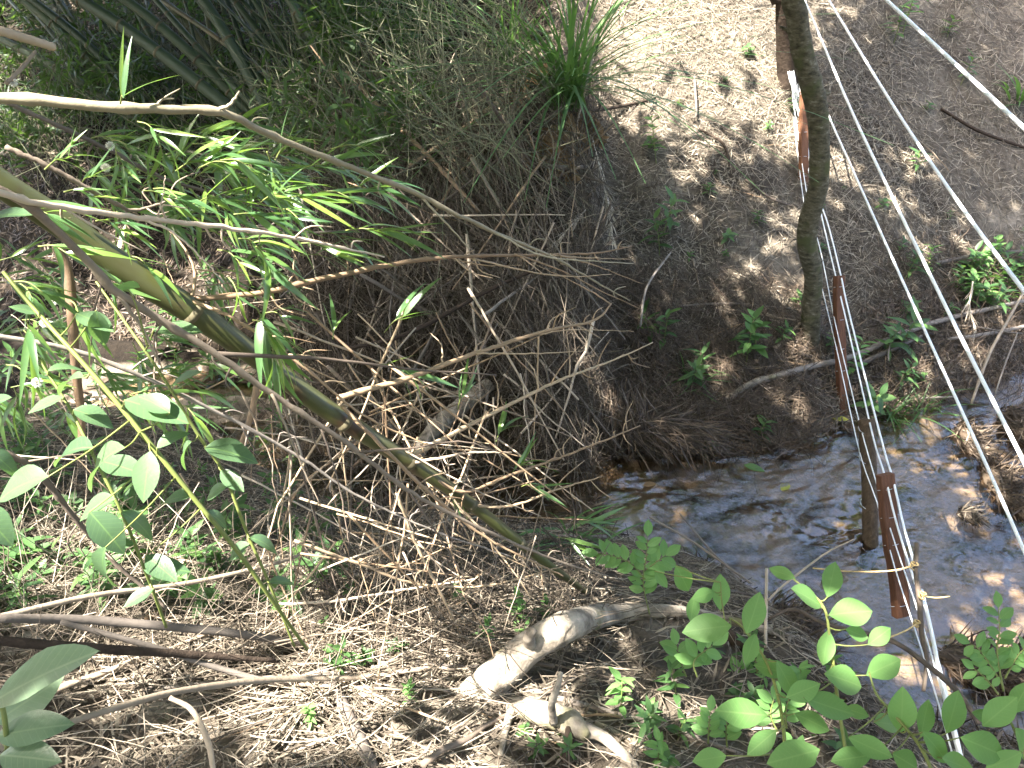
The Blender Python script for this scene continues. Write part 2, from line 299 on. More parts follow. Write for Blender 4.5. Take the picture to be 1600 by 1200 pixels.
def tube_obj(name, pts, rad, mat, parent=None, sides=7, n=None, lump=0.0, **tags):
    pts = np.asarray(pts, float); rad = np.full(len(pts), rad) if np.isscalar(rad) else np.asarray(rad, float)
    if n: pts, rad = smooth_path(pts, rad, n)
    base = pts[0].copy(); pl = np.array(parent.location) if parent is not None else np.zeros(3)
    V, F = tube(pts - base, rad, sides, lump)
    # parents are Empties with translation only, so a part is placed relative to its parent's chain
    off = np.zeros(3); q = parent
    while q is not None: off += np.array(q.location); q = q.parent
    return link(name, mesh_np(name, V, F, mat), parent, base - off, **tags)
def pix_path(lst): return np.array([P(x, y, d) for x, y, d in lst])
def clamp(lst, m=0.02): return [(x, y, min(d, GD(x, y) - m)) for x, y, d in lst]
def basis(dirv, nrm):
    y = dirv / np.linalg.norm(dirv); z = nrm - y * np.dot(nrm, y)
    if np.linalg.norm(z) < 1e-6: z = np.array([0.3, 0.5, 0.8]) - y * np.dot([0.3, 0.5, 0.8], y)
    z /= np.linalg.norm(z); x = np.cross(y, z); return x, y, z
def put(o, base, dirv, nrm, scale, parent=None):
    x, y, z = basis(np.asarray(dirv, float), np.asarray(nrm, float))
    off = np.zeros(3); q = parent
    while q is not None: off += np.array(q.location); q = q.parent
    s = scale if hasattr(scale, '__len__') else (scale,) * 3
    m = Matrix(((x[0] * s[0], y[0] * s[1], z[0] * s[2], base[0] - off[0]), (x[1] * s[0], y[1] * s[1], z[1] * s[2], base[1] - off[1]), (x[2] * s[0], y[2] * s[1], z[2] * s[2], base[2] - off[2]), (0, 0, 0, 1)))
    o.matrix_basis = m
    return o
def leaf_mesh(name, mat, width, nseg=6, droop=0.25, fold=0.25, peak=0.4, wave=0.0, tip=1.0):
    """unit-length leaf along +Y, face up +Z, with a folded midrib and a short stalk"""
    t = np.linspace(0, 1, nseg + 1)
    w = width * 0.5 * np.sin(np.pi * np.clip(t, 0, 1) ** (math.log(0.5) / math.log(peak))) ** 0.85
    w[0] = 0.012; w[-1] = 0.002
    z = -droop * t ** 2
    V = []; F = []
    for i in range(nseg + 1):
        wv = wave * math.sin(i * 2.1)
        V += [(-w[i], t[i], z[i] + fold * w[i] + wv), (0, t[i], z[i]), (w[i], t[i], z[i] + fold * w[i] - wv)]
    for i in range(nseg):
        a = i * 3; F += [(a, a + 1, a + 4, a + 3), (a + 1, a + 2, a + 5, a + 4)]
    return mesh_np(name, V, F, mat)
def strips(P0, D, Nn, L, W, bend, nseg=3, prof=None, twist=None):
    """batch of narrow blades: start, direction, face normal, length, width, sag along -normal"""
    n = len(P0); t = np.linspace(0, 1, nseg + 1)
    Sd = np.cross(D, Nn); Sd /= np.maximum(np.linalg.norm(Sd, axis=1, keepdims=True), 1e-9)
    C = P0[:, None] + D[:, None] * (L[:, None] * t)[..., None] + Nn[:, None] * ((bend * L)[:, None] * (-(t ** 2)))[..., None]
    p = np.sin(np.pi * (0.12 + 0.85 * t)) if prof is None else prof
    Wd = (W[:, None] * p)[..., None] * 0.5
    V = np.stack([C - Sd[:, None] * Wd, C + Sd[:, None] * Wd], 2).reshape(-1, 3)
    b = (np.arange(n) * (nseg + 1) * 2)[:, None] + (np.arange(nseg) * 2)[None]
    return V, np.stack([b, b + 1, b + 3, b + 2], -1).reshape(-1, 4)
def strands(Cp, rad):
    """batch of three-sided tubes; Cp (n,k,3), rad (n,k)"""
    n, k, _ = Cp.shape; T = Cp[:, -1] - Cp[:, 0]; T /= np.maximum(np.linalg.norm(T, axis=1, keepdims=True), 1e-9)
    ref = np.where(np.abs(T[:, 2:3]) < 0.8, np.array([[0, 0, 1.0]]), np.array([[1.0, 0, 0]]))
    A = np.cross(T, ref); A /= np.linalg.norm(A, axis=1, keepdims=True); B = np.cross(T, A)
    th = np.array([0, 2 * np.pi / 3, 4 * np.pi / 3])
    O = np.cos(th)[None, :, None] * A[:, None] + np.sin(th)[None, :, None] * B[:, None]
    V = Cp[:, :, None] + rad[:, :, None, None] * O[:, None]
    b = (np.arange(n) * k * 3)[:, None, None] + (np.arange(k - 1) * 3)[None, :, None]; j = np.arange(3)[None, None]; j2 = (j + 1) % 3
    return V.reshape(-1, 3), np.stack(np.broadcast_arrays(b + j, b + j2, b + 3 + j2, b + 3 + j), -1).reshape(-1, 4)
def unit(v): v = np.asarray(v, float); return v / np.maximum(np.linalg.norm(v, axis=-1, keepdims=True), 1e-9)
def rv(n): return unit(RNG.standard_normal((n, 3)))
U = RNG.uniform

# ------------------------------------------------------------------ ground and stream
def axis_pts(lo, hi, dense_lo, dense_hi, step, outer):
    a = np.arange(dense_lo, dense_hi, step)
    l = dense_lo - (np.geomspace(1, dense_lo - lo + 1, outer) - 1)[1:][::-1]; r = dense_hi + (np.geomspace(1, hi - dense_hi + 1, outer) - 1)
    return np.r_[l, a, r]
gx = axis_pts(-150, 150, -5.0, 6.0, 0.035, 36); gy = axis_pts(-60, 260, 0.2, 9.0, 0.035, 40)
XX, YY = np.meshgrid(gx, gy, indexing='ij'); ZZ = height(XX, YY)
nx, ny = XX.shape
idx = np.arange(nx * ny).reshape(nx, ny)
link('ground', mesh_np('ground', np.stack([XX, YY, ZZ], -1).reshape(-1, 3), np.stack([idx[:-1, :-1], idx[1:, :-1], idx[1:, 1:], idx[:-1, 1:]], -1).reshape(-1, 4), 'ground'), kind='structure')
wx = axis_pts(-60, 60, -2.6, 4.4, 0.018, 14); NV = 230
wlo = np.interp(wx, NX, NY) - 0.35; whi = np.interp(wx, FX, FY) + 0.35
WX = np.repeat(wx[:, None], NV, 1); WY = wlo[:, None] + (whi - wlo)[:, None] * np.linspace(0, 1, NV)[None]
fu = WX * 0.93 + WY * 0.37; fv = -WX * 0.37 + WY * 0.93            # along and across the current
amp = 0.35 + 1.3 * S((fbm(WX, WY, 0.9, 3) + 0.18) / 0.3)
WZ = amp * (0.030 * fbm(fu * 0.7 + 0.12 * fbm(WX, WY, 3.0, 2), fv * 1.2, 9.0, 2) + 0.011 * fbm(fu * 0.8, fv * 1.2, 22.0, 2))
wi = np.arange(WX.size).reshape(WX.shape)
wv = np.stack([WX, WY, WZ], -1).reshape(-1, 3); wf = np.stack([wi[:-1, :-1], wi[1:, :-1], wi[1:, 1:], wi[:-1, 1:]], -1).reshape(-1, 4)
link('stream_water', mesh_np('stream_water', wv, wf, 'water'), kind='structure')

# ------------------------------------------------------------------ leaf litter on both banks
def litter(name, n, xr, yr, cond, lmin, lmax, mat, wmin=0.006, wmax=0.017, tilt=0.28, lift=0.012):
    x = U(*xr, n); y = U(*yr, n); z = height(x, y); k = cond(x, y, z); x, y, z = x[k], y[k], z[k]; n = len(x)
    nn = unit(gnorm(x, y) + tilt * RNG.standard_normal((n, 3)))
    d = RNG.standard_normal((n, 3)); d = unit(d - nn * np.sum(d * nn, 1, keepdims=True))
    L = lmin + (lmax - lmin) * RNG.random(n) ** 1.8; W = U(wmin, wmax, n)
    p0 = np.stack([x, y, z + U(0.002, lift, n) + 0.01], -1) - d * L[:, None] * 0.5
    V, F = strips(p0, d, nn, L, W, U(-0.2, 0.35, n), 3, np.array([0.25, 1.0, 0.8, 0.05]))
    return link(name, mesh_np(name, V, F, mat, True), kind='stuff')
def farc(x, y, z): return (y > np.interp(x, FX, FY)) & (RNG.random(len(x)) < (0.45 + 2.3 * (fbm(x, y, 1.1, 3) + 0.10)) * S((x - 0.1) / 0.9))
def nearc(x, y, z): return (y < np.interp(x, NX, NY)) & (z > 0.02) & (RNG.random(len(x)) < 0.75 + 1.5 * fbm(x, y, 1.3, 3))
o = litter('leaf_litter', 230000, (-0.4, 6.2), (3.6, 9.6), farc, 0.02, 0.15, 'litter', 0.002, 0.0085); tag(o, 'dry straw coloured leaf litter covering the far slope', 'leaf litter')
o = litter('leaf_litter', 80000, (-2.7, 2.6), (0.5, 3.9), nearc, 0.015, 0.11, 'litter', 0.002, 0.009, 0.45); tag(o, 'dry bleached leaf litter covering the near bank', 'leaf litter')
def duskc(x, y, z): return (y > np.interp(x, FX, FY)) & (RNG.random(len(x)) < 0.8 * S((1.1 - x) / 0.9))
o = litter('shade_dark_litter', 60000, (-5.0, 1.1), (3.7, 9.6), duskc, 0.03, 0.15, 'darkstraw', 0.003, 0.012, 0.4); tag(o, 'leaf litter under the bamboo and the tangle, coloured dark for their shade', 'leaf litter')  # dark straw colour replaces the shade below tangle and bamboo
def shorec(x, y, z): return (z > -0.03) & (z < 0.42) & (x > -0.9)
o = litter('wet_litter', 60000, (-1.2, 4.5), (1.5, 5.2), shorec, 0.04, 0.20, 'darkstraw', 0.004, 0.012, 0.5, 0.05); tag(o, 'dark sodden straw lying along the water edge', 'leaf litter')

def straws(name, n, xr, yr, cond, L, rad, mat, label):
    x = U(*xr, n); y = U(*yr, n); k = cond(x, y, height(x, y)); x, y = x[k], y[k]; n = len(x); t = np.linspace(-0.5, 0.5, 6)
    a = RNG.normal(0.15, 0.7, n); LL = U(*L, n); bow = RNG.normal(0, 0.12, n) * LL
    X = x[:, None] + np.cos(a)[:, None] * LL[:, None] * t - np.sin(a)[:, None] * bow[:, None] * 4 * t ** 2; Y = y[:, None] + np.sin(a)[:, None] * LL[:, None] * t + np.cos(a)[:, None] * bow[:, None] * 4 * t ** 2
    Z = height(X, Y) + 0.006 + U(0, 0.05, n)[:, None] * (1 + 0.6 * t)
    V, F = strands(np.stack([X, Y, Z], -1), U(*rad, n)[:, None] * np.linspace(1, 0.5, 6)[None])
    return tag(link(name, mesh_np(name, V, F, mat), kind='stuff'), label, 'straw')
M['longstraw'] = mat_ramp('long_straw', [(0.0, (0.04, 0.032, 0.024)), (0.5, (0.15, 0.12, 0.09)), (1.0, (0.44, 0.375, 0.29))], 'island', 0.7, 9, 0.2, 0)
straws('dry_straw', 6800, (-2.8, 1.3), (0.6, 3.6), nearc, (0.10, 0.5), (0.0008, 0.0026), 'longstraw', 'long dry straws strewn over the near bank')
straws('dry_straw', 5000, (0.3, 6.0), (3.8, 8.5), lambda x, y, z: y > np.interp(x, FX, FY), (0.08, 0.35), (0.0012, 0.003), 'longstraw', 'long dry straws strewn over the far slope')
def stalks(n):
    px = U(-20, 760, n); py = U(640, 1080, n); b0 = np.array([G(a, c) for a, c in zip(px, py)]); L = U(0.12, 0.45, n)
    D = unit(np.stack([RNG.normal(0.3, 0.7, n), RNG.normal(0, 0.5, n), U(0.25, 1.0, n)], -1)); t = np.linspace(0, 1, 6); sd = rv(n)
    Cp = b0[:, None] + D[:, None] * (L[:, None] * t)[..., None] + sd[:, None] * ((L * U(0, 0.3, n))[:, None] * t ** 2)[..., None]
    V, F = strands(Cp, U(0.0008, 0.0022, n)[:, None] * np.linspace(1, 0.5, 6)[None])
    return tag(link('dry_stalks', mesh_np('dry_stalks', V, F, 'longstraw'), kind='stuff'), 'pale dry stalks standing and leaning on the left near bank', 'stalks')
stalks(1500)
# ------------------------------------------------------------------ canopy trees (two trunks in view, the rest unseen; crowns placed to shade the gully)
PATCH = [(G(1080, 60), 1.0), (G(1010, 20), 0.8), (G(1180, 110), 0.6), (G(1150, 20), 0.8), (G(1000, 130), 0.5), (G(1300, 20), 0.5), (G(1100, 200), 0.35), (G(1240, 230), 0.25), (G(1420, 260), 0.15),
         (G(230, 900), 0.26), (G(340, 870), 0.2), (G(150, 850), 0.2), (G(60, 880), 0.16), (G(380, 1050), 0.34), (G(280, 1030), 0.24), (G(640, 1100), 0.26), (G(720, 1130), 0.16), (G(480, 1120), 0.16), (G(870, 985), 0.12), (G(930, 950), 0.08), (G(560, 900), 0.16), (G(760, 860), 0.10),
         (P(120, 300, 1.4), 0.06), (P(240, 300, 1.45), 0.13), (P(340, 320, 1.5), 0.15), (P(440, 290, 1.6), 0.13), (P(520, 330, 1.7), 0.14), (P(600, 350, 1.75), 0.08), (P(330, 440, 1.55), 0.08), (P(40, 560, 1.3), 0.08), (P(1330, 960, 1.2), 0.05), (P(1200, 1060, 1.2), 0.04), (P(70, 1050, 1.4), 0.1), (P(120, 460, 1.4), 0.14), (P(250, 620, 1.5), 0.1), (P(640, 300, 1.8), 0.07), (P(820, 395, 1.9), 0.06), (P(700, 580, 2.0), 0.06),
         (P(1440, 900, 2.9), 0.10), (P(1560, 700, 2.8), 0.10), (P(1500, 150, 3.2), 0.14), (P(1120, 1050, 2.0), 0.10), (G(960, 650), 0.14), (G(20, 30), 0.6), (G(1530, 560), 0.15), (G(1430, 330), 0.12)]
for x_, y_, d_ in ((1450, 60, 3.6), (1540, 145, 3.15), (1360, 105, 5.0), (1450, 245, 4.0), (1550, 388, 3.2), (1365, 245, 4.4), (1450, 420, 3.6), (1550, 620, 3.0), (1400, 415, 4.2), (1480, 590, 3.5), (1565, 780, 2.95), (1590, 440, 2.95), (1590, 690, 2.85)): PATCH.append((P(x_, y_, d_), 0.11))
for x_, y_, d_, r_ in ((245, 640, 1.15, .07), (70, 1050, 1.0, .10), (150, 730, 1.15, .05)): PATCH.append((P(x_, y_, d_), r_))
for k in range(120):
    x_, y_ = U(0, 1600), U(120, 1200); PATCH.append((P(x_, y_, GD(x_, y_) - RNG.choice([0.0, 0.1, 0.4, 0.9])), U(0.02, 0.055)))
for x_, y_, d_, r_ in ((60, 450, 1.35, .12), (200, 470, 1.5, .12), (380, 380, 1.6, .10), (300, 560, 1.8, .12), (60, 640, 1.5, .12), (180, 780, 2.0, .14), (700, 760, 2.1, .10), (620, 850, 2.4, .12), (800, 560, 2.1, .07)): PATCH.append((P(x_, y_, d_), r_))
for k in range(46):
    x_, y_ = U(960, 1600), U(240, 640); PATCH.append((G(x_, y_), U(0.05, 0.13)))
PC = np.array([p for p, r in PATCH]); PR = np.array([r for p, r in PATCH])
def in_gap(L):
    """leaves that would stand between the sun and one of the sunlit openings"""
    k = (L[:, None, 2] - PC[None, :, 2]) / SUN_TO[2]
    g = L[:, None] - SUN_TO[None, None] * k[..., None]
    dd = np.linalg.norm((g - PC[None])[..., :2], axis=-1)
    return ((dd < PR[None] * (0.7 + 0.5 * RNG.random(dd.shape)) + 0.03) & ((PR[None] < 0.3) | (RNG.random(dd.shape) < 0.8))).any(1)
def crown_mesh(name, centre, rx, rz, nclump, per, leaf=(0.12, 0.25), mat='crown', gaps=True):
    c = rv(nclump) * (RNG.random((nclump, 1)) ** 0.45) * np.array([rx, rx, rz]) + centre
    cr = U(0.25, 0.6, nclump)
    p = (c[:, None] + RNG.standard_normal((nclump, per, 3)) * (cr[:, None, None] * 0.55)).reshape(-1, 3)
    if gaps: p = p[~in_gap(p)]  # leaves cut away so sun patches fall at the chosen spots
    n = len(p); nn = unit(rv(n) + np.array([0, 0, 0.9])); d = RNG.standard_normal((n, 3)); d = unit(d - nn * np.sum(d * nn, 1, keepdims=True))
    L = U(*leaf, n)
    V, F = strips(p, d, nn, L, L * U(0.35, 0.5, n), U(0.0, 0.4, n), 3, np.array([0.1, 0.95, 0.75, 0.03]))
    return mesh_np(name, V - centre, F, mat)
def limb_set(root, top, centre, rx, rz, k, mat, r0):
    for i in range(k):
        e = centre + rv(1)[0] * np.array([rx, rx, rz]) * 0.75
        mid = top * 0.45 + e * 0.55 + np.array([0, 0, 0.3])
        tube_obj('limb', [top, mid, e], [r0, r0 * 0.55, r0 * 0.15], mat, root, 6, 10)
def tree(name, label, pts, rad, mat, centre, rx, rz, nclump, per, group=None, sides=12, n=40, lump=0.02):
    base = np.array(pts[0]); t = empty(name, base, label, 'tree', group)
    tr = tube_obj('trunk', pts, rad, mat, t, sides, n, lump)
    limb_set(t, np.array(pts[-1]), np.array(centre), rx, rz, 7, mat, rad[-1] * 0.8)
    link('crown', crown_mesh('crown', np.array(centre), rx, rz, nclump, per), t, np.array(centre) - base)
    return t
# the crooked trunk on the far bank
b = G(1264, 528)
dd = float(np.dot(b - CAM, FW))
front = [b + np.array([0, 0, -0.15]), b, P(1268, 478, dd - 0.12), P(1271, 430, dd - 0.25), P(1261, 382, dd - 0.4), P(1264, 345, dd - 0.52), P(1279, 285, dd - 0.7), P(1279, 200, dd - 0.9), P(1272, 150, dd - 1.02), P(1256, 90, dd - 1.16), P(1246, 30, dd - 1.28), P(1243, -60, dd - 1.46)]
frad = [0.080, 0.070, 0.058, 0.057, 0.060, 0.060, 0.056, 0.057, 0.060, 0.055, 0.053, 0.053]
front += [np.array([1.45, 4.3, 3.6]), np.array([1.2, 4.2, 4.6])]; frad += [0.056, 0.05]
ft = tree('crooked_tree', 'crooked olive barked tree trunk standing on the far bank beside the wire fence', front, frad, 'bark', (-0.2, 3.3, 6.2), 2.5, 1.1, 90, 120, sides=18, n=110, lump=0.028)
kp = P(1288, 146, dd - 0.98)
tube_obj('branch_stub', [kp - np.array([0.05, 0, 0]), kp, kp + np.array([0.028, -0.01, 0.006])], [0.035, 0.024, 0.010], 'bark', ft, 8, 8)
kp = P(1232, 48, dd - 1.2)
tube_obj('branch_stub', [P(1246, 60, dd - 1.22), kp, kp + np.array([-0.05, 0, 0.02])], [0.02, 0.012, 0.006], 'bark', ft, 7, 8)
b = G(1232, 128); dd2 = float(np.dot(b - CAM, FW)); T2B = b
tree('dark_tree', 'straight dark barked tree trunk half hidden behind the crooked trunk', [b + np.array([0, 0, -0.1]), b, P(1229, 60, dd2 - 0.2), P(1228, 0, dd2 - 0.4), P(1228, -100, dd2 - 0.6), b + np.array([0.1, 0, 4.2])], [0.10, 0.088, 0.08, 0.076, 0.07, 0.05], 'darkbark', (0.9, 5.8, 7.0), 1.9, 0.8, 75, 120)
far_trees = [((-4.6, 2.2), (-3.0, 2.0, 6.2), 2.7, 1.3, 110, 'broad crowned tree on the left bank whose shade dapples the stream'),
             ((-3.6, -2.6), (-1.8, -0.8, 6.4), 2.6, 1.3, 110, 'tall tree behind the near bank arching over the viewpoint'),
             ((3.6, -1.6), (1.9, 0.0, 6.6), 2.5, 1.2, 100, 'tall tree on the right of the near bank leaning over the water'),
             ((-5.4, 8.6), (-3.8, 6.6, 6.6), 2.9, 1.5, 120, 'tall tree standing behind the dark bamboo thicket'),
             ((5.2, 0.2), (4.0, 0.6, 6.4), 2.0, 1.0, 80, 'tree on the right downstream shading the fence'),
             ((-1.0, -6.5), (-0.5, -5.0, 5.6), 3.2, 2.4, 120, 'unseen bushy tree well behind the near bank, added to block sky light'),  # this and the next three: unseen, added to keep sky light out
             ((6.0, -4.5), (5.5, -3.0, 5.2), 3.0, 2.4, 110, 'unseen bushy tree behind the near bank to the right, added to block sky light'),
             ((-7.5, -3.0), (-6.8, -2.0, 5.0), 3.0, 2.4, 110, 'unseen bushy tree behind the near bank to the left, added to block sky light'),
             ((-8.5, 4.5), (-7.8, 4.2, 5.0), 2.8, 2.4, 110, 'unseen low crowned tree upstream on the left, added to block sky light'),
             ((-1.5, 11.5), (-1.5, 10.0, 7.0), 2.6, 1.6, 90, 'tree on the crest above the bamboo'),
             ((1.6, 14.0), (1.6, 13.4, 8.6), 1.7, 2.0, 60, 'tree on the crest mirrored in the middle of the stream'),
             ((5.6, 12.0), (5.2, 11.4, 7.6), 1.6, 1.9, 60, 'tree on the crest mirrored at the far edge of the stream'),
             ((8.6, 8.6), (8.0, 8.2, 7.4), 1.5, 1.7, 50, 'tree on the right slope mirrored by the cords')]
for (tx, ty), c, rx, rz, nc, lab in far_trees:
    z0 = float(height(tx, ty)); c = np.array(c, float)
    pts = [np.array([tx, ty, z0 - 0.1]), np.array([tx * 0.95 + c[0] * 0.05, ty * 0.95 + c[1] * 0.05, z0 + 1.6]), np.array([tx * 0.75 + c[0] * 0.25, ty * 0.75 + c[1] * 0.25, z0 + 3.2]), c * 0.5 + np.array([tx, ty, c[2] - 1.4]) * 0.5]
    tree('shade_tree', lab, pts, [0.17, 0.14, 0.11, 0.08], 'bark', c, rx, rz, nc, 120, 'trees whose crowns close over the gully', 10, 24)

# ------------------------------------------------------------------ dark bamboo thicket, upper left
ring_me = None
def ring_mesh():
    th = np.linspace(0, 2 * np.pi, 10, endpoint=False); V = []; F = []
    for z, r in ((-0.5, 1.0), (-0.15, 1.12), (0.15, 1.12), (0.5, 1.0)): V += [(r * math.cos(a), r * math.sin(a), z) for a in th]
    for k in range(3):
        for j in range(10): F.append((k * 10 + j, k * 10 + (j + 1) % 10, k * 10 + 10 + (j + 1) % 10, k * 10 + 10 + j))
    return mesh_np('node_ring', V, F, 'culmring')
ring_me = ring_mesh()
def culm(base, top, r, label, group, sag=0.15, step=0.34, mat='darkculm', name='bamboo_culm'):
    base = np.array(base); top = np.array(top); t = empty(name, base, label, 'bamboo', group)
    mid = (base + top) / 2 + np.array([0, 0, sag])
    pts, rad = smooth_path([base, mid, top], [r, r * 0.92, r * 0.7], 18)
    tube_obj('stem', pts, rad, mat, t, 9)
    L = np.linalg.norm(top - base); s = step * 0.6
    cum = np.r_[0, np.cumsum(np.linalg.norm(np.diff(pts, axis=0), axis=1))]
    while s < L * 0.97:
        q = np.array([np.interp(s, cum, pts[:, k]) for k in range(3)]); i = min(np.searchsorted(cum, s), len(pts) - 1)
        d = pts[i] - pts[i - 1]; rr = float(np.interp(s, cum, rad))
        o = link('node_ring', ring_me, t)
        x, y, z = basis(np.cross(d, [0.3, 0.9, 0.1]), d)
        put(o, q, y, d, (rr, rr, 0.02), t); s += step * U(0.85, 1.15)
    return t
hero = [((470, 250), (78, -10), 0.048), ((440, 215), (165, -5), 0.042), ((455, 235), (300, -10), 0.045), ((300, 230), (60, 20), 0.036), ((390, 150), (228, -8), 0.045), ((250, 190), (-20, -30), 0.05), ((330, 260), (-30, 60), 0.04), ((560, 190), (420, -30), 0.042)]
for k, (bp_, tp_, r) in enumerate(hero):
    bb = G(*bp_); d = float(np.dot(bb - CAM, FW)); tt = P(tp_[0], tp_[1], d * U(0.92, 1.02)); tt = bb + (tt - bb) * 1.35
    cu = culm(bb - np.array([0, 0, 0.05]), tt, r, 'thick dark green bamboo culm leaning left out of the thicket', 'thick culms of the bamboo thicket')
    cc = bb * 0.15 + tt * 0.85; cc[2] = max(cc[2], 3.6) + U(0.0, 0.5)
    link('foliage', crown_mesh('foliage', cc, 1.25, 0.5, 34, 90, (0.12, 0.22), 'bushleaf'), cu, cc - np.array(cu.location))  # crown above the frame, added to darken the thicket below
for k in range(64):
    bx, by = U(150, 640), U(90, 260); bb = G(bx, by); d = float(np.dot(bb - CAM, FW))
    tt = P(bx - U(20, 330), by - U(190, 330), d * U(0.95, 1.12)); tt = bb + (tt - bb) * 1.3
    culm(bb - np.array([0, 0, 0.05]), tt, U(0.012, 0.030), 'slender dark bamboo stem standing in the shady thicket', 'slender stems of the bamboo thicket', U(-0.05, 0.25), 0.3)
# thin whippy twigs of the thicket
def wisp_batch(name, n, region, label, mat, rad, lenr, depth, ang, curve=0.25, k=7):
    px = U(region[0], region[2], n); py = U(region[1], region[3], n)
    base = np.array([G(a, b_) for a, b_ in zip(px, py)]); dep = (base - CAM) @ FW
    dd_ = dep - U(depth[0], depth[1], n)
    c = CAM + dd_[:, None] * (FW + RT * ((px - 800) / FPX)[:, None] - UP * ((py - 600) / FPX)[:, None])
    a = np.radians(RNG.normal(ang[0], ang[1], n)); L = U(*lenr, n)
    D = np.cos(a)[:, None] * RT + np.sin(a)[:, None] * (-UP) + FW * RNG.normal(0, 0.35, n)[:, None]; D = unit(D)
    Sd = unit(np.cross(D, rv(n))); t = np.linspace(-0.5, 0.5, k)
    Cp = c[:, None] + D[:, None] * (L[:, None] * t)[..., None] + Sd[:, None] * ((curve * RNG.standard_normal(n) * L)[:, None] * (t ** 2))[..., None] + RNG.standard_normal((n, k, 3)) * 0.006
    rr = U(*rad, n)[:, None] * np.linspace(1, 0.35, k)[None]
    V, F = strands(Cp, rr)
    return link(name, mesh_np(name, V, F, mat), label=label, kind='stuff')
tag(wisp_batch('thicket_twigs', 1500, (0, -20, 820, 260), 'tangle of thin green grey twigs among the bamboo culms', 'greentwig', (0.0012, 0.004), (0.4, 1.5), (0.05, 1.3), (60, 45)), cat='twigs')
# leaves inside the thicket and the bright scrub glimpsed beyond it
def leaf_cloud(name, n, pts_fn, L, asp, mat, label, cat):
    p = pts_fn(n); n = len(p); nn = unit(rv(n) + np.array([0, -0.2, 0.7])); d = rv(n) + np.array([0, 0, -0.3]); d = unit(d - nn * np.sum(d * nn, 1, keepdims=True))
    LL = U(*L, n); V, F = strips(p, d, nn, LL, LL * U(*asp, n), U(0, 0.4, n), 3, np.array([0.15, 1.0, 0.7, 0.03]))
    o = link(name, mesh_np(name, V, F, mat), kind='stuff'); return tag(o, label, cat)
def thicket_pts(n):
    out = []
    cl = [(U(-40, 650), U(-30, 230)) for _ in range(110)]
    for a, b_ in cl:
        g = G(a, b_); d = float(np.dot(g - CAM, FW)) - U(0.1, 1.3)
        out.append(P(a, b_, d) + RNG.standard_normal((n // 110, 3)) * 0.11)
    return np.vstack(out)
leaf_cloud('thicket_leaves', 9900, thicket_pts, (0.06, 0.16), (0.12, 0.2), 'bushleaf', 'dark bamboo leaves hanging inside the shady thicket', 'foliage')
for k, (a, b_, r) in enumerate([(20, 20, 0.7), (-60, 90, 0.7), (130, -40, 0.6), (330, -60, 0.7), (560, -50, 0.6), (720, -60, 0.6)]):
    g = G(a, max(b_, 5)); c = g + np.array([0, 0.5, 0.45])
    t = empty('background_bush', g, 'small leafy bush behind the bamboo thicket at the back', 'bush', 'bushes behind the bamboo thicket')
    for j in range(5):
        e = c + rv(1)[0] * 0.4 * r; tube_obj('stem', [g, (g + e) / 2 + rv(1)[0] * 0.05, e], [0.012, 0.009, 0.004], 'stick', t, 5, 6)
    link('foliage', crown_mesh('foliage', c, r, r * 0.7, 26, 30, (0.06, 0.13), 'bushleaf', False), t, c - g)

# ------------------------------------------------------------------ dead sticks: variants with shared meshes
def stick_variant(mat, wob, k=9, sides=6):
    t = np.linspace(0, 1, k); a = np.cumsum(RNG.normal(0, wob, (k, 2)), 0); a -= np.outer(t, a[-1])
    pts = np.stack([a[:, 0], a[:, 1], t], -1)
    return pts
def make_stick_mesh(mat, wob, ratio, k=9, sides=6):
    p = stick_variant(mat, wob, k); r = ratio * np.linspace(1, 0.45, k) * (1 + 0.08 * RNG.standard_normal(k))
    V, F = tube(p, r, sides); return mesh_np('dead_stick', V, F, mat)
STK = {m: [make_stick_mesh(m, w, q) for w in (0.002, 0.005, 0.009) for q in (0.005, 0.008, 0.012)] for m in ('stick', 'greystick', 'palestick', 'tantwig')}
def lay_stick(c, D, L, mat, label, group, name='dead_stick', cat='stick'):
    me = STK[mat][int(RNG.integers(3)) * 3 if name == 'dead_twig' else int(RNG.integers(len(STK[mat])))]
    o = link(name, me, label=label, cat=cat, group=group)
    x, y, z = basis(rv(1)[0], unit(D)); # z is close to D
    D = unit(D); a = np.cross(D, rv(1)[0]); a /= np.linalg.norm(a); bb = np.cross(D, a); c = np.asarray(c) - D * L * 0.5
    s = 0.5 + 0.5 / max(L, 0.5)
    o.matrix_basis = Matrix(((a[0] * L * s, bb[0] * L * s, D[0] * L, c[0]), (a[1] * L * s, bb[1] * L * s, D[1] * L, c[1]), (a[2] * L * s, bb[2] * L * s, D[2] * L, c[2]), (0, 0, 0, 1)))
    return o
def in_poly(px, py, poly):
    ins = False; j = len(poly) - 1
    for i in range(len(poly)):
        if (poly[i][1] > py) != (poly[j][1] > py) and px < (poly[j][0] - poly[i][0]) * (py - poly[i][1]) / (poly[j][1] - poly[i][1]) + poly[i][0]: ins = not ins
        j = i
    return ins
TANGLE = [(430, 240), (560, 130), (760, 110), (900, 170), (950, 380), (900, 620), (860, 760), (640, 770), (520, 640), (430, 460)]
def rpoly(poly):
    xs = [p[0] for p in poly]; ys = [p[1] for p in poly]
    while True:
        a, b_ = U(min(xs), max(xs)), U(min(ys), max(ys))
        if in_poly(a, b_, poly): return a, b_
def img_dir(deg, depth): return unit(math.cos(R(deg)) * RT + math.sin(R(deg)) * (-UP) + FW * depth)
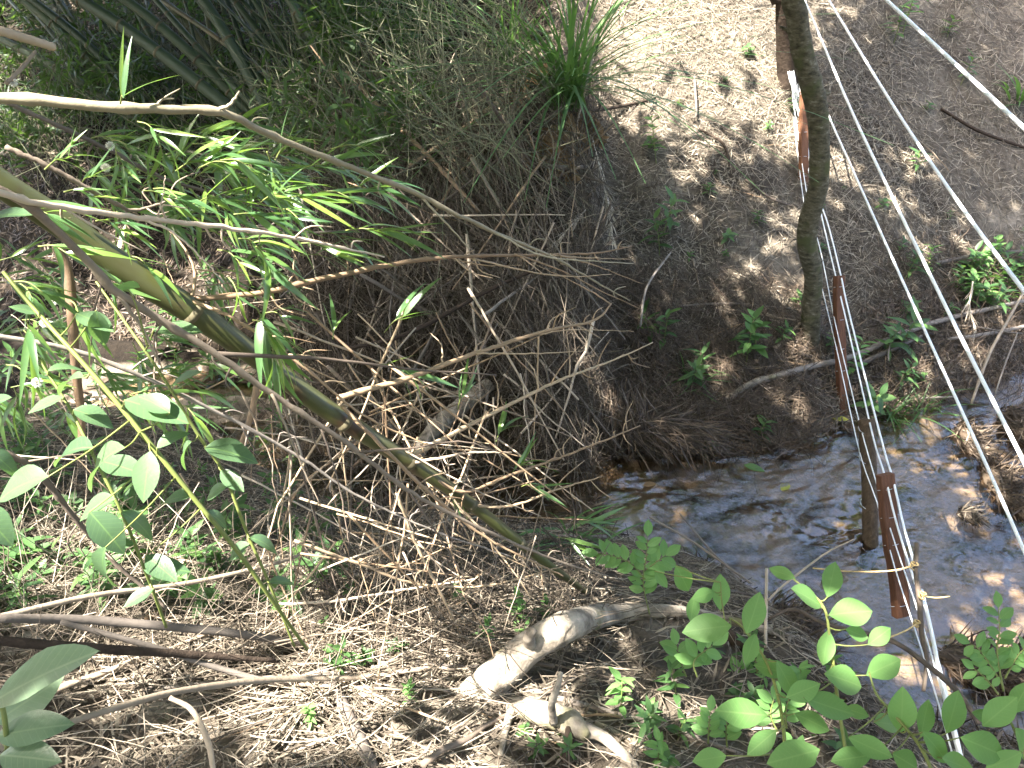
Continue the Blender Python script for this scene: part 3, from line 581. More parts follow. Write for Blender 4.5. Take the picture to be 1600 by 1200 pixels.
for k in range(165):
    a, b_ = rpoly(TANGLE); d = GD(a, b_) - U(0.02, 0.55)
    ang = RNG.choice([48, 62, 100, 118, -35, 20]) + RNG.normal(0, 16)
    lay_stick(P(a, b_, d), img_dir(ang, RNG.normal(0, 0.35)), U(0.35, 1.15), RNG.choice(['stick', 'palestick', 'greystick', 'tantwig']), 'thin dead stick in the tangled heap overhanging the stream', 'sticks of the tangled heap')
tag(wisp_batch('dead_twig_mass', 6500, (440, 130, 930, 740), 'mass of fine dead twigs and roots matted over the cut bank', 'straw', (0.0010, 0.0032), (0.2, 0.8), (0.0, 0.45), (75, 50)), cat='twigs')
tag(wisp_batch('dead_twig_mass', 1500, (620, 420, 1050, 700), 'mass of brown dead twigs and roots above the water', 'darkstraw', (0.001, 0.003), (0.15, 0.5), (0.0, 0.2), (60, 50)), cat='twigs')
tag(wisp_batch('dead_twig_mass', 900, (480, 700, 950, 1000), 'brown dead twigs matted beside the water left edge', 'straw', (0.001, 0.003), (0.15, 0.55), (0.0, 0.35), (20, 45)), cat='twigs')
for k in range(48):
    a, b_ = U(880, 1250), U(440, 715); g = G(a, b_)
    if g[1] < np.interp(g[0], FX, FY): continue
    nn = gnorm(g[0], g[1]); D = RNG.standard_normal(3) * np.array([1.5, 0.8, 0.8]); D = unit(D - 0.7 * nn * np.dot(D, nn))
    lay_stick(g + nn * 0.03, D, U(0.18, 0.6), RNG.choice(['stick', 'greystick', 'tantwig', 'stick']), 'dead stick in the root zone above the water', 'sticks of the root zone above the water')
for k in range(22):
    a, b_ = U(1370, 1620), U(360, 640); g = G(a, b_); nn = gnorm(g[0], g[1]); D = RNG.standard_normal(3) * np.array([1.4, 0.8, 0.8]); D = unit(D - 0.6 * nn * np.dot(D, nn))
    lay_stick(g + nn * 0.04, D, U(0.2, 0.7), RNG.choice(['stick', 'greystick']), 'dead stick on the shady right bank', 'sticks of the shady right bank')
tag(wisp_batch('dead_twig_mass', 2800, (860, 430, 1280, 715), 'fine brown twigs and roots lying above the far water edge', 'darkstraw', (0.0012, 0.0034), (0.12, 0.5), (0.0, 0.10), (25, 50)), cat='twigs')
tag(wisp_batch('dead_twig_mass', 900, (1370, 380, 1610, 640), 'fine dark twigs on the shady right bank', 'darkstraw', (0.0012, 0.003), (0.12, 0.5), (0.0, 0.15), (150, 50)), cat='twigs')
tag(wisp_batch('hanging_stems', 420, (480, 150, 930, 640), 'long dead stems hanging and leaning all through the tangled heap', 'straw', (0.002, 0.0048), (0.6, 1.4), (0.1, 0.6), (72, 34), 0.12), cat='stems')
# hanging dry thatch under the tangle
def thatch(name, px, py, w, h, n, mat, label, ang=88, L=(0.15, 0.4), spread=18):
    a = px + U(-w, w, n); b_ = py + U(-h, h, n)
    d0 = GD(px, py) - 0.12
    p = np.array([P(x, y, d0 - 0.15 * RNG.random()) for x, y in zip(a, b_)])
    an = np.radians(ang + RNG.normal(0, spread, n)); D = unit(np.cos(an)[:, None] * RT - np.sin(an)[:, None] * UP + FW * RNG.normal(0.0, 0.25, n)[:, None])
    nn = unit(-FW[None] + 0.7 * RNG.standard_normal((n, 3))); nn = unit(nn - D * np.sum(nn * D, 1, keepdims=True))
    V, F = strips(p, D, nn, U(*L, n), U(0.003, 0.008, n), U(-0.3, 0.3, n), 4)
    base = p.mean(0); o = link(name, mesh_np(name, V - base, F, mat), loc=base); return tag(o, label, 'dead thatch')
thatch('hanging_thatch', 690, 420, 70, 50, 380, 'straw', 'grey brown thatch of dead grass hanging left in the tangled heap', 110)
thatch('hanging_thatch', 850, 430, 50, 40, 300, 'straw', 'brown thatch of dead grass hanging under the fern', 95)
thatch('hanging_thatch', 950, 620, 60, 30, 420, 'darkstraw', 'reddish brown thatch of dead grass drooping to the water', 88, (0.12, 0.3))
thatch('hanging_thatch', 880, 640, 40, 30, 380, 'straw', 'tan thatch of dead grass at the left end of the far water edge', 80, (0.12, 0.32))
thatch('hanging_thatch', 1040, 670, 60, 18, 380, 'darkstraw', 'brown thatch lying right of the drooping thatch at the water edge', 30, (0.12, 0.32), 30)
thatch('hanging_thatch', 620, 330, 70, 50, 320, 'straw', 'dry thatch at the left of the tangled heap', 60)
thatch('hanging_thatch', 760, 330, 60, 40, 260, 'straw', 'dry thatch above the middle of the tangled heap', 70)
# bigger poles and sticks one can pick out
def pole(lst, r, mat, label, name='dead_stick', cat='stick', sides=8, n=22, lump=0.03, group=None):
    lst = [(x, y, min(d, GD(x, y) - (r if np.isscalar(r) else max(r)) - 0.01)) for x, y, d in lst]
    return tube_obj(name, pix_path(lst), r, mat, None, sides, n, lump, label=label, cat=cat, group=group)
def gp(x, y, lift): return (x, y, GD(x, y) - lift)
pole([(540, 112, GD(540, 150) - 0.6), (610, 185, GD(610, 200) - 0.6), (680, 255, GD(650, 300) - 0.6), (748, 330, GD(700, 350) - 0.55)], [0.017, 0.016, 0.014, 0.012], 'tantwig', 'long straight pale pole leaning diagonally across the tangled heap', 'dead_pole', 'pole')
pole([gp(640, 258, .45), gp(715, 208, .4), gp(800, 142, .35)], [0.012, 0.017, 0.02], 'tantwig', 'straw coloured pole slanting up through the tangle to the right', 'dead_pole', 'pole')
pole([gp(790, 140, .3), gp(792, 215, .35)], [0.018, 0.02], 'greystick', 'short grey upright stake below the straw coloured pole', 'dead_stake', 'stake')
pole([gp(830, 255, .25), gp(880, 262, .3), gp(918, 260, .25)], [0.013, 0.016, 0.011], 'greystick', 'grey broken branch end sticking out level under the dead fern', n=12)
pole([gp(915, 175, .08), gp(970, 166, .06), gp(1025, 153, .06)], [0.012, 0.013, 0.009], 'darkbark', 'short black stick lying on the pale slope beside the fern', n=12)
pole([gp(1085, 118, .05), gp(1088, 180, .08), gp(1080, 185, .02)], [0.008, 0.009, 0.006], 'greystick', 'thin grey upright stick on the sunny slope', n=10)
pole([gp(1140, 622, .03), gp(1170, 602, .06), gp(1250, 577, .06), gp(1335, 556, .06), gp(1400, 525, .06), gp(1480, 498, .08), gp(1600, 470, .1)], [0.022, 0.02, 0.022, 0.02, 0.02, 0.018, 0.014], 'greystick', 'long grey branch lying along the foot of the far bank', 'fallen_branch', 'branch', 9, 40, 0.06)
pole([gp(1135, 622, .03), gp(1180, 596, .1), gp(1235, 582, .06)], [0.014, 0.02, 0.012], 'log', 'short mossy branch crossing the end of the long grey branch', 'fallen_branch', 'branch', 8, 14, 0.06)
pole([gp(1330, 575, .05), gp(1395, 545, .1), gp(1440, 525, .1)], [0.018, 0.016, 0.01], 'greystick', 'grey branch stub beside the second red brown batten', 'fallen_branch', 'branch', 8, 14, 0.06)
pole([gp(1460, 412, .06), gp(1520, 400, .1), gp(1610, 392, .12)], [0.014, 0.016, 0.016], 'greystick', 'grey branch lying level at the right edge of the far bank', 'fallen_branch', 'branch', 8, 16, 0.06)
pole([gp(1480, 530, .1), gp(1540, 522, .12), gp(1610, 508, .12)], [0.012, 0.014, 0.014], 'greystick', 'grey branch over the dark water at the right edge', 'fallen_branch', 'branch', 8, 16, 0.06)
pole([(1518, 630, 5.0), (1545, 555, 5.1), (1575, 500, 5.2), (1600, 455, 5.3)], [0.009, 0.010, 0.009, 0.007], 'stick', 'grey stick leaning out of the dark water at the right', 'fallen_branch', 'branch', 8, 16, 0.05)
pole([(1555, 615, 4.9), (1570, 570, 4.95), (1590, 520, 5.0)], [0.005, 0.005, 0.004], 'greystick', 'thin grey stick standing in the dark water at the right edge', n=12)
pole([gp(1470, 170, .05), gp(1530, 205, .06), gp(1605, 232, .05)], [0.012, 0.014, 0.012], 'darkbark', 'dark stick lying across the right side of the upper slope', n=16)
pole([gp(1060, 478, .04), gp(1140, 474, .04), gp(1235, 482, .05)], [0.006, 0.008, 0.006], 'greystick', 'thin bowed twig lying across the slope left of the trunk', n=18)
pole([gp(1000, 510, .2), gp(1010, 450, .25), gp(1040, 405, .2), gp(1048, 395, .1)], [0.008, 0.008, 0.007, 0.004], 'greystick', 'grey crooked twig rising at the right edge of the tangle', n=18)
pole([gp(1055, 710, .06), gp(1100, 705, .08), gp(1165, 712, .05)], [0.016, 0.02, 0.012], 'darkbark', 'dark sodden branch lying at the water edge', 'fallen_branch', 'branch', n=16)
pole([gp(1090, 200, .03), gp(1130, 225, .06), gp(1140, 262, .02)], [0.008, 0.010, 0.006], 'darkbark', 'dark bent root on the slope left of the trunk', 'exposed_root', 'root', n=12)
pole([gp(1210, 545, .04), gp(1250, 505, .06)], [0.014, 0.01], 'stick', 'broken brown stick end beside the foot of the crooked trunk', n=8)
pole([gp(1165, 280, .04), gp(1205, 310, .06), gp(1238, 322, .02)], [0.007, 0.009, 0.006], 'stick', 'short brown twig on the slope left of the first batten', n=10)
GREEN_LOG = pole([(640, 720, 4.55), (690, 660, 4.6), (740, 620, 4.65), (765, 600, 4.7)], [0.05, 0.052, 0.05, 0.045], 'log', 'old greenish log half hidden deep inside the tangle', 'fallen_log', 'log', 12, 24, 0.04)
pole([(545, 545, 4.5), (640, 520, 4.4), (760, 455, 4.35), (840, 420, 4.3)], [0.012, 0.014, 0.014, 0.010], 'darkbark', 'dark branch slanting up behind the bare bamboo twigs', 'fallen_branch', 'branch', n=20)
for k in range(26):
    a, b_ = U(960, 1600), U(60, 640)
    g = G(a, b_)
    if g[1] < np.interp(g[0], FX, FY) + 0.05: continue
    nn = gnorm(g[0], g[1]); D = RNG.standard_normal(3); D = unit(D - nn * np.dot(D, nn))
    lay_stick(g + nn * 0.02, D, U(0.15, 0.45), RNG.choice(['stick', 'greystick', 'tantwig']), 'small dead stick lying on the litter of the far slope', 'small sticks on the far slope')
for k in range(46):
    a, b_ = U(60, 900), U(850, 1200); g = G(a, b_); nn = gnorm(g[0], g[1]); D = RNG.standard_normal(3) * np.array([1.6, 0.8, 0.6]); D = unit(D - nn * np.dot(D, nn) + 0.08 * RNG.standard_normal(3))
    lay_stick(g + nn * 0.025, D, U(0.15, 0.6), RNG.choice(['stick', 'greystick', 'tantwig', 'palestick']), 'small dead stick lying on the litter of the near bank', 'small sticks on the near bank')

# ------------------------------------------------------------------ fence: battens, post, cords, wires
def batten(top, bot, w, t, label, yaw):
    top = np.array(top); bot = np.array(bot); ax = top - bot; L = np.linalg.norm(ax); base = bot
    tt = empty('fence_batten', base, label, 'batten', 'red brown fence battens')
    k = 14; V = []; F = []
    prof = [(-.5, -.42), (-.42, -.5), (.42, -.5), (.5, -.42), (.5, .42), (.42, .5), (-.42, .5), (-.5, .42)]
    for i in range(k):
        s = i / (k - 1); j = 1 + 0.02 * RNG.standard_normal(); dx = 0.004 * math.sin(s * 7) + 0.0012 * RNG.standard_normal()
        V += [(p * w * j + dx, q * t * j, s * L) for p, q in prof]
    for i in range(k - 1):
        for j in range(8): a = i * 8; F.append((a + j, a + (j + 1) % 8, a + 8 + (j + 1) % 8, a + 8 + j))
    V += [(0, 0, -0.001), (0, 0, L + 0.001)]; n = k * 8
    tri = []
    for f in F: tri += [(f[0], f[1], f[2]), (f[0], f[2], f[3])]
    for j in range(8): tri += [(n, (j + 1) % 8, j), (n + 1, (k - 1) * 8 + j, (k - 1) * 8 + (j + 1) % 8)]
    z = unit(ax); x = np.array([math.cos(yaw), math.sin(yaw), 0]); x = unit(x - z * np.dot(x, z)); y = np.cross(z, x)
    Mx = Matrix(((x[0], y[0], z[0], 0), (x[1], y[1], z[1], 0), (x[2], y[2], z[2], 0), (0, 0, 0, 1)))
    o = link('board', mesh_np('board', V, tri, 'board', False), tt); o.matrix_basis = Mx
    for s in np.linspace(0.1, 0.92, 5) + RNG.normal(0, 0.05, 5):   # wire staples
        c = z * (s * L); st = tube_obj('staple', np.array([c - x * w * 0.62 + base, c - y * t * 0.62 + base, c + x * w * 0.62 + base]), 0.0014, 'wire', tt, 5, 8)
    return tt
batten(P(1257, 140, 5.60), P(1254, 336, 5.75), 0.062, 0.04, 'red brown timber batten hanging behind the crooked trunk', R(20))
batten(P(1310, 431, 4.98), P(1316, 648, 5.08), 0.062, 0.045, 'red brown timber batten standing at the far water edge among green leaves', R(15))
batten(P(1382, 741, 3.55), P(1408, 962, 3.62), 0.074, 0.042, 'wide red brown timber batten hanging low over the stream, nearest of the three', R(12))
pt = empty('fence_post', P(1359, 862, 4.2) + np.array([0, 0, -0.1]), 'rough round grey brown post standing in the stream', 'post')
pb = P(1359, 858, 4.18); ptop = P(1354, 656, 4.18)
tube_obj('shaft', [pb + np.array([0, 0, -0.15]), pb, (pb + ptop) / 2 + np.array([0.006, 0, 0]), ptop], [0.044, 0.042, 0.040, 0.042], 'post', pt, 14, 26, 0.03)
for s in (0.02, 0.35, 0.7, 0.93):
    c = pb + (ptop - pb) * s; a = np.linspace(0, 2 * np.pi, 12)
    tube_obj('wire_loop', np.stack([c[0] + 0.044 * np.cos(a), c[1] + 0.044 * np.sin(a), np.full(12, c[2]) + 0.006 * np.sin(a)], -1), 0.0022, 'wire', pt, 5)
def cord(lst, r, label, mat='rope', group='white fence cords', name='fence_rope', cat='cord', n=26, sag=0.0):
    pts = pix_path(lst)
    return tube_obj(name, pts, r, mat, None, 6, n, 0.0, label=label, cat=cat, group=group)
def far2(x, y, d=6.0): return (x, y, d)
cord([far2(1170, -200), (1385, 0, 4.0), (1600, 200, 2.85), (1720, 312, 2.45)], 0.0084, 'white fence cord cutting the top right corner, highest of the four')
cord([far2(1272, -38), (1310, 25, 5.6), (1400, 172, 4.5), (1500, 320, 3.55), (1600, 455, 2.9), (1720, 612, 2.4)], 0.0082, 'white fence cord second from the top right corner')
cord([far2(1250, -16), (1285, 66, 5.6), (1330, 172, 4.8), (1400, 320, 4.0), (1500, 524, 3.3), (1600, 722, 2.8), (1680, 880, 2.5)], 0.0082, 'white fence cord third from the top right corner')
cord([far2(1238, 55), (1295, 182, 5.4), (1350, 305, 4.7), (1440, 505, 3.8), (1530, 702, 3.15), (1600, 860, 2.75), (1660, 1000, 2.5)], 0.0070, 'white fence cord fourth from the top right corner, lowest over the stream')
wl = [([(1244, 120, 6.0), (1262, 260, 5.7), (1292, 345, 5.4), (1315, 436, 4.96), (1322, 470, 4.8), (1352, 590, 4.35), (1382, 705, 3.85), (1395, 748, 3.58), (1414, 830, 3.3), (1432, 888, 3.1)], 0.0055, 'upper white fence wire running down to the nearest batten'),
      ([(1240, 135, 6.0), (1252, 190, 5.85), (1282, 330, 5.4), (1322, 500, 4.85), (1345, 600, 4.4), (1366, 690, 4.0), (1383, 745, 3.6), (1400, 815, 3.4), (1430, 912, 3.1)], 0.005, 'second white fence wire passing right of the post top'),
      ([(1238, 150, 6.0), (1262, 310, 5.5), (1284, 400, 5.2), (1304, 500, 5.0), (1326, 592, 4.6), (1348, 680, 4.15), (1380, 790, 3.7), (1402, 860, 3.4), (1436, 960, 3.0), (1470, 1075, 2.65), (1502, 1200, 2.35)], 0.0034, 'thin fence wire tied to the round post'),
      ([(1238, 170, 6.0), (1258, 330, 5.5), (1280, 432, 5.2), (1306, 540, 5.0), (1330, 650, 4.5), (1347, 720, 4.12), (1372, 790, 3.75), (1396, 880, 3.5), (1430, 985, 3.05), (1462, 1085, 2.65), (1494, 1200, 2.35)], 0.0032, 'thinnest fence wire low on the round post'),
      ([(1440, 922, 3.05), (1455, 985, 2.85), (1468, 1050, 2.7), (1477, 1085, 2.6), (1498, 1170, 2.4), (1508, 1220, 2.3)], 0.0075, 'thick white cord hanging down below the knotted stick'),
      ([(1406, 800, 3.35), (1432, 900, 3.08), (1458, 1000, 2.82), (1486, 1110, 2.55), (1512, 1220, 2.3)], 0.0036, 'thin white wire beside the thick hanging cord'),
      ([(1246, 110, 6.0), (1262, 230, 5.75), (1270, 290, 5.6)], 0.005, 'pale slack wire beside the first batten')]
for l, r, lab in wl: cord(l, r, lab, 'rope' if r > 0.003 else 'wire', 'fence wires along the battens', 'fence_wire', 'wire', 40)
# bundle of wire ends wrapped on the dark trunk
wb = empty('wire_wrap', P(1236, 110, 5.95), 'bundle of pale wire ends wrapped round the dark trunk', 'wire')
for k in range(11):
    s = (1228 + U(0, 16), 88 + U(0, 30)); tube_obj('wire_end', pix_path([(s[0], s[1], 5.92), (1238 + U(-4, 6), 122 + U(-6, 6), 5.9), (1240 + U(-2, 10), 148 + U(0, 35), 5.88)]), 0.0032, 'rope', wb, 5, 8)
# knotted stick in the fence with its yellow ties
ks = empty('knotted_stick', P(1442, 1080, 2.9), 'crooked brown stick tied upright into the fence wires by the knot', 'stick')
tube_obj('shaft', pix_path([(1433, 848, 3.02), (1431, 890, 3.0), (1437, 940, 2.95), (1440, 990, 2.9), (1448, 1025, 2.86), (1447, 1050, 2.84), (1443, 1080, 2.8)]), [0.009, 0.010, 0.011, 0.010, 0.009, 0.008, 0.007], 'stick', ks, 8, 24, 0.05)
for x, y, d, s in ((1428, 884, 3.0, 0.015), (1441, 930, 2.93, 0.013), (1432, 974, 2.9, 0.012)):
    a = np.linspace(0, 4.5 * np.pi, 40); c = P(x, y, d); tube_obj('knot', np.stack([c[0] + s * np.cos(a) * 0.8, c[1] + s * np.sin(a) * 0.8, c[2] + s * np.sin(a * 0.37)], -1), 0.0035, 'twine', ks, 5)
pole([(1270, 888, 3.1), (1330, 893, 3.05), (1390, 892, 3.0), (1428, 884, 2.98)], 0.0032, 'twine', 'yellow twine stretched left from the upper knot', 'twine_tie', 'twine', 5, 20, 0)
pole([(1442, 931, 2.92), (1462, 934, 2.92), (1484, 932, 2.95)], 0.0028, 'twine', 'short yellow twine end sticking out right of the stick', 'twine_tie', 'twine', 5, 10, 0)
pole([(1372, 1002, 2.8), (1410, 988, 2.85), (1434, 974, 2.89)], 0.0032, 'twine', 'yellow twine running left from the lower knot', 'twine_tie', 'twine', 5, 12, 0)

# ------------------------------------------------------------------ logs and branches of the near bank
t = empty('fallen_log', P(762, 1068, 2.95), 'thick curved grey log arching out from the near bank over the water', 'log')
tube_obj('trunk', pix_path([(735, 1095, GD(745, 1085)), (775, 1058, GD(775, 1058) - .06), (830, 1010, GD(775, 1058) - .02), (890, 977, GD(775, 1058)), (955, 960, min(2.85, GD(955, 960) - .1)), (1050, 955, min(2.95, GD(1050, 955) - .06)), (1120, 965, min(3.0, GD(1120, 965) - .05)), (1200, 985, min(3.0, GD(1200, 985) - .04)), (1290, 1012, min(3.05, GD(1290, 1012) - .03))]), [0.052, 0.050, 0.046, 0.043, 0.036, 0.020, 0.016, 0.013, 0.009], 'log', t, 16, 70, 0.035)
tube_obj('branch_stub', pix_path([(828, 1006, GD(775, 1058) - .05), (826, 996, GD(775, 1058) - .1), (833, 983, GD(775, 1058) - .11)]), [0.02, 0.016, 0.012], 'log', t, 8, 8, 0.05)
for x, y, a in ((888, 965, 0.5), (935, 952, 0.2)):   # peeling bark plates
    o = link('bark_flake', leaf_mesh('bark_flake', 'log', 0.5, 4, -0.3, -0.3, 0.5), t); put(o, P(x, y, 2.9), RT * 0.9 + UP * a, -FW + UP, 0.07, t)
t = empty('stump', P(890, 1190, 2.5), 'grey broken stump with forked roots at the bottom edge', 'stump')
tube_obj('trunk', pix_path([(885, 1215, GD(885, 1200) - .02), (888, 1160, GD(888, 1160) - .06), (892, 1120, GD(892, 1120) - .12)]), [0.016, 0.013, 0.008], 'darkbark', t, 12, 14, 0.06)
tube_obj('limb', pix_path([(795, 1100, GD(795, 1100) - .02), (840, 1112, GD(840, 1112) - .06), (890, 1128, GD(890, 1128) - .1), (915, 1150, GD(915, 1150) - .1)]), [0.020, 0.032, 0.034, 0.014], 'log', t, 12, 24, 0.05)
tube_obj('root', pix_path([(905, 1140, GD(905, 1140) - .1), (940, 1150, GD(940, 1150) - .08), (985, 1190, GD(985, 1190) - .05), (1010, 1230, GD(1000, 1200) - .03)]), [0.022, 0.016, 0.012, 0.01], 'log', t, 8, 18, 0.05)
tube_obj('root', pix_path([(865, 1128, GD(865, 1128) - .1), (862, 1100, GD(862, 1128) - .16), (872, 1070, GD(865, 1128) - .2), (876, 1050, GD(865, 1128) - .2)]), [0.012, 0.010, 0.008, 0.006], 'log', t, 7, 14, 0.05)
tube_obj('root', pix_path([(800, 1105, GD(800, 1105) - .04), (790, 1140, GD(790, 1140) - .04), (782, 1180, GD(782, 1180) - .02)]), [0.012, 0.010, 0.008], 'log', t, 7, 12, 0.05)
branches = [
 ([(1125, 985, 3.0), (1180, 1020, 2.95), (1250, 1062, 2.9), (1325, 1092, 2.9)], [0.024, 0.022, 0.018, 0.013], 'darkbark', 'dark wet log lying below the arching log'),
 ([(500, 860, 2.9), (560, 905, 2.9), (620, 945, 2.9), (700, 985, 2.95), (772, 1026, 3.0)], [0.018, 0.02, 0.019, 0.018, 0.014], 'stick', 'brown stem sloping down right to the foot of the log'),
 ([(-20, 966, 1.7), (150, 970, 1.9), (370, 990, 2.1), (480, 1010, 2.3), (580, 1024, 2.45), (690, 1043, 2.6), (775, 1042, 2.7)], [0.010, 0.011, 0.011, 0.011, 0.012, 0.011, 0.008], 'greystick', 'long dark grey branch crossing the lower left, upper of two'),
 ([(-20, 1000, 1.6), (130, 1012, 1.75), (290, 1022, 1.95), (430, 1032, 2.1)], [0.010, 0.012, 0.010, 0.006], 'darkbark', 'dark branch crossing the lower left, lower of two'),
 ([(-20, 1175, 1.3), (130, 1122, 1.45), (270, 1082, 1.65), (420, 1062, 1.9), (560, 1058, 2.1), (700, 1040, 2.4)], [0.006, 0.0065, 0.007, 0.008, 0.008, 0.006], 'stick', 'long tan branch rising from the bottom left corner to the right'),
 ([(95, 972, 1.8), (230, 1008, 1.9), (330, 1040, 2.0), (410, 1062, 2.05), (470, 1064, 2.1)], [0.006, 0.0075, 0.008, 0.008, 0.006], 'greystick', 'grey branch crossing beneath the two dark branches'),
 ([(-10, 966, 1.8), (150, 930, 2.0), (300, 910, 2.2), (430, 880, 2.4), (480, 862, 2.5)], [0.007, 0.007, 0.007, 0.006, 0.005], 'stick', 'tan branch rising right across the sunlit litter'),
 ([(265, 1090, 1.6), (300, 1110, 1.6), (325, 1160, 1.55), (335, 1215, 1.5)], [0.005, 0.006, 0.006, 0.005], 'palestick', 'pale twig bending down to the bottom edge'),
 ([(500, 1040, 2.3), (530, 1090, 2.25), (560, 1150, 2.2), (590, 1215, 2.1)], [0.014, 0.016, 0.016, 0.014], 'greystick', 'mossy grey branch leaning down to the bottom edge'),
 ([(780, 1060, 2.7), (870, 1090, 2.6), (980, 1120, 2.6), (1080, 1150, 2.6), (1160, 1180, 2.5)], [0.008, 0.009, 0.008, 0.007, 0.006], 'greystick', 'thin grey branch trailing right from the stump'),
 ([(930, 1130, 2.5), (990, 1160, 2.45), (1060, 1205, 2.4)], [0.007, 0.008, 0.006], 'stick', 'brown twig at the bottom edge right of the stump'),
 ([(1010, 890, 2.9), (1060, 900, 2.9), (1130, 920, 2.95), (1200, 935, 3.0)], [0.006, 0.007, 0.006, 0.005], 'greystick', 'grey twig over the water above the arching log'),
 ([(1198, 888, 2.6), (1197, 950, 2.6), (1196, 1012, 2.6)], [0.005, 0.0055, 0.0055], 'palestick', 'thin white upright stake over the water'),
 ([(1216, 1092, 2.3), (1228, 1120, 2.3), (1242, 1150, 2.3)], [0.0055, 0.0055, 0.005], 'palestick', 'short white twig below the white stake'),
 ([(1200, 968, 2.6), (1240, 952, 2.6), (1290, 975, 2.5), (1390, 1000, 2.4), (1450, 1040, 2.3), (1500, 1085, 2.2), (1530, 1130, 2.1)], [0.005, 0.007, 0.007, 0.008, 0.008, 0.008, 0.007], 'stick', 'curving tan branch running down right through the light green leaves'),
 ([(1200, 938, 2.6), (1230, 910, 2.65), (1290, 865, 2.7), (1335, 842, 2.7)], [0.004, 0.004, 0.0035, 0.002], 'palestick', 'thin pale twig reaching up right over the water'),
 ([(1015, 808, 2.8), (1080, 845, 2.8), (1130, 880, 2.8), (1175, 912, 2.8)], [0.003, 0.004, 0.004, 0.003], 'stick', 'thin brown twig slanting down over the brown water'),
 ([(1062, 802, 2.8), (1085, 830, 2.8), (1120, 870, 2.8), (1165, 905, 2.8)], [0.003, 0.004, 0.004, 0.003], 'greystick', 'thin grey twig crossing the brown twig over the water'),
 ([(90, 385, 1.5), (108, 440, 1.5), (117, 560, 1.55), (126, 640, 1.6), (128, 700, 1.62)], [0.011, 0.0105, 0.009, 0.008, 0.007], 'tantwig', 'upright rusty brown dead stem at the left'),
 ([(402, 600, 2.2), (392, 650, 2.2), (376, 698, 2.2)], [0.010, 0.009, 0.007], 'tantwig', 'short rusty brown stem below the bamboo culm'),
 ([(-10, 45, 1.3), (40, 60, 1.35), (84, 74, 1.4)], [0.008, 0.008, 0.007], 'palestick', 'broken pale twig end at the upper left corner'),
 ([(10, 130, 1.4), (35, 105, 1.45), (55, 80, 1.5)], [0.004, 0.004, 0.003], 'stick', 'small brown twig at the left edge below the broken twig'),
]
for l, r, m, lab in branches: pole(l, r, m, lab, 'dead_branch', 'branch', 9, 30, 0.05)
# thick dead frond at the tangle and the drooping dry fronds
def frond(lst, n, L, mat, label, spread=30):
    pts, rad = smooth_path(pix_path(lst), np.linspace(0.006, 0.002, len(lst)), 20); t = empty('dead_frond', pts[0], label, 'frond')
    tube_obj('rachis', pts, rad, mat if mat != 'deadleaf' else 'tantwig', t, 5)
    me = [leaf_mesh('leaflet', mat, w, 4, 0.3, 0.3, 0.4) for w in (0.045, 0.07)]
    for k in range(n):
        i = int(U(1, 19)); D = unit(pts[min(i + 1, 19)] - pts[i - 1]); s = 1 if k % 2 else -1
        D2 = unit(D * U(0.6, 1.2) + s * np.cross(D, FW) * U(0.05, 0.3) + 0.08 * rv(1)[0])
        put(link('leaflet', me[k % 2], t), pts[i], D2, -FW + 0.5 * rv(1)[0], L * U(0.6, 1.1), t)
    return t
frond([gp(925, 215, .3), gp(938, 270, .35), gp(952, 330, .32), gp(956, 382, .25)], 46, 0.14, 'paleleaf', 'long straw coloured dead frond hanging down at the edge of the slope')
frond([gp(915, 328, .2), gp(890, 355, .25), gp(860, 388, .25)], 30, 0.13, 'paleleaf', 'grey dead frond pointing down left under the fern')
frond([(1520, 440, GD(1520, 470) - .2), (1515, 480, GD(1515, 490) - .2), (1525, 520, GD(1520, 520) - .15)], 26, 0.12, 'paleleaf', 'pale dead frond drooping to the water at the right')
def fern(px, py, n, s, label):
    g = P(px, py, GD(px, py) - 0.3); t = empty('dead_fern', g, label, 'fern', 'golden brown dead fern fronds under the green blades')
    me = [leaf_mesh('leaflet', 'deadleaf', w, 5, dr, 0.4, 0.5, 0.03) for w, dr in ((0.45, 0.5), (0.6, 0.8), (0.35, 0.2))]
    tip = g + (-UP * 0.9 + RT * RNG.normal(0, .5)) * s * 1.4
    pts, rad = smooth_path([g, (g + tip) / 2 - FW * 0.05, tip], [0.004, 0.003, 0.002], 10); tube_obj('rachis', pts, rad, 'tantwig', t, 5)
    for k in range(n):
        q = pts[int(U(0, 10))]; put(link('leaflet', me[k % 3], t), q, -UP * 0.7 + RT * (1 if k % 2 else -1) * U(0.3, 1) + 0.3 * rv(1)[0], -FW + 0.8 * rv(1)[0], s * U(0.25, 0.6), t)
for a, b_, s, lab in ((832, 105, .15, 'leftmost golden brown dead fern frond'), (850, 100, .15, 'golden brown dead fern frond hanging beside the leftmost one'), (862, 195, .17, 'lower golden brown dead fern frond under the green blades'), (885, 170, .17, 'golden brown dead fern frond at the middle of the cluster'), (903, 175, .17, 'golden brown dead fern frond right of the cluster middle'), (920, 172, .17, 'rightmost golden brown dead fern frond by the slope'), (838, 215, .14, 'darkest brown dead fern frond low at the left'), (868, 225, .14, 'lowest golden brown dead fern frond')):
    fern(a, b_, 30, s * 1.1, lab)
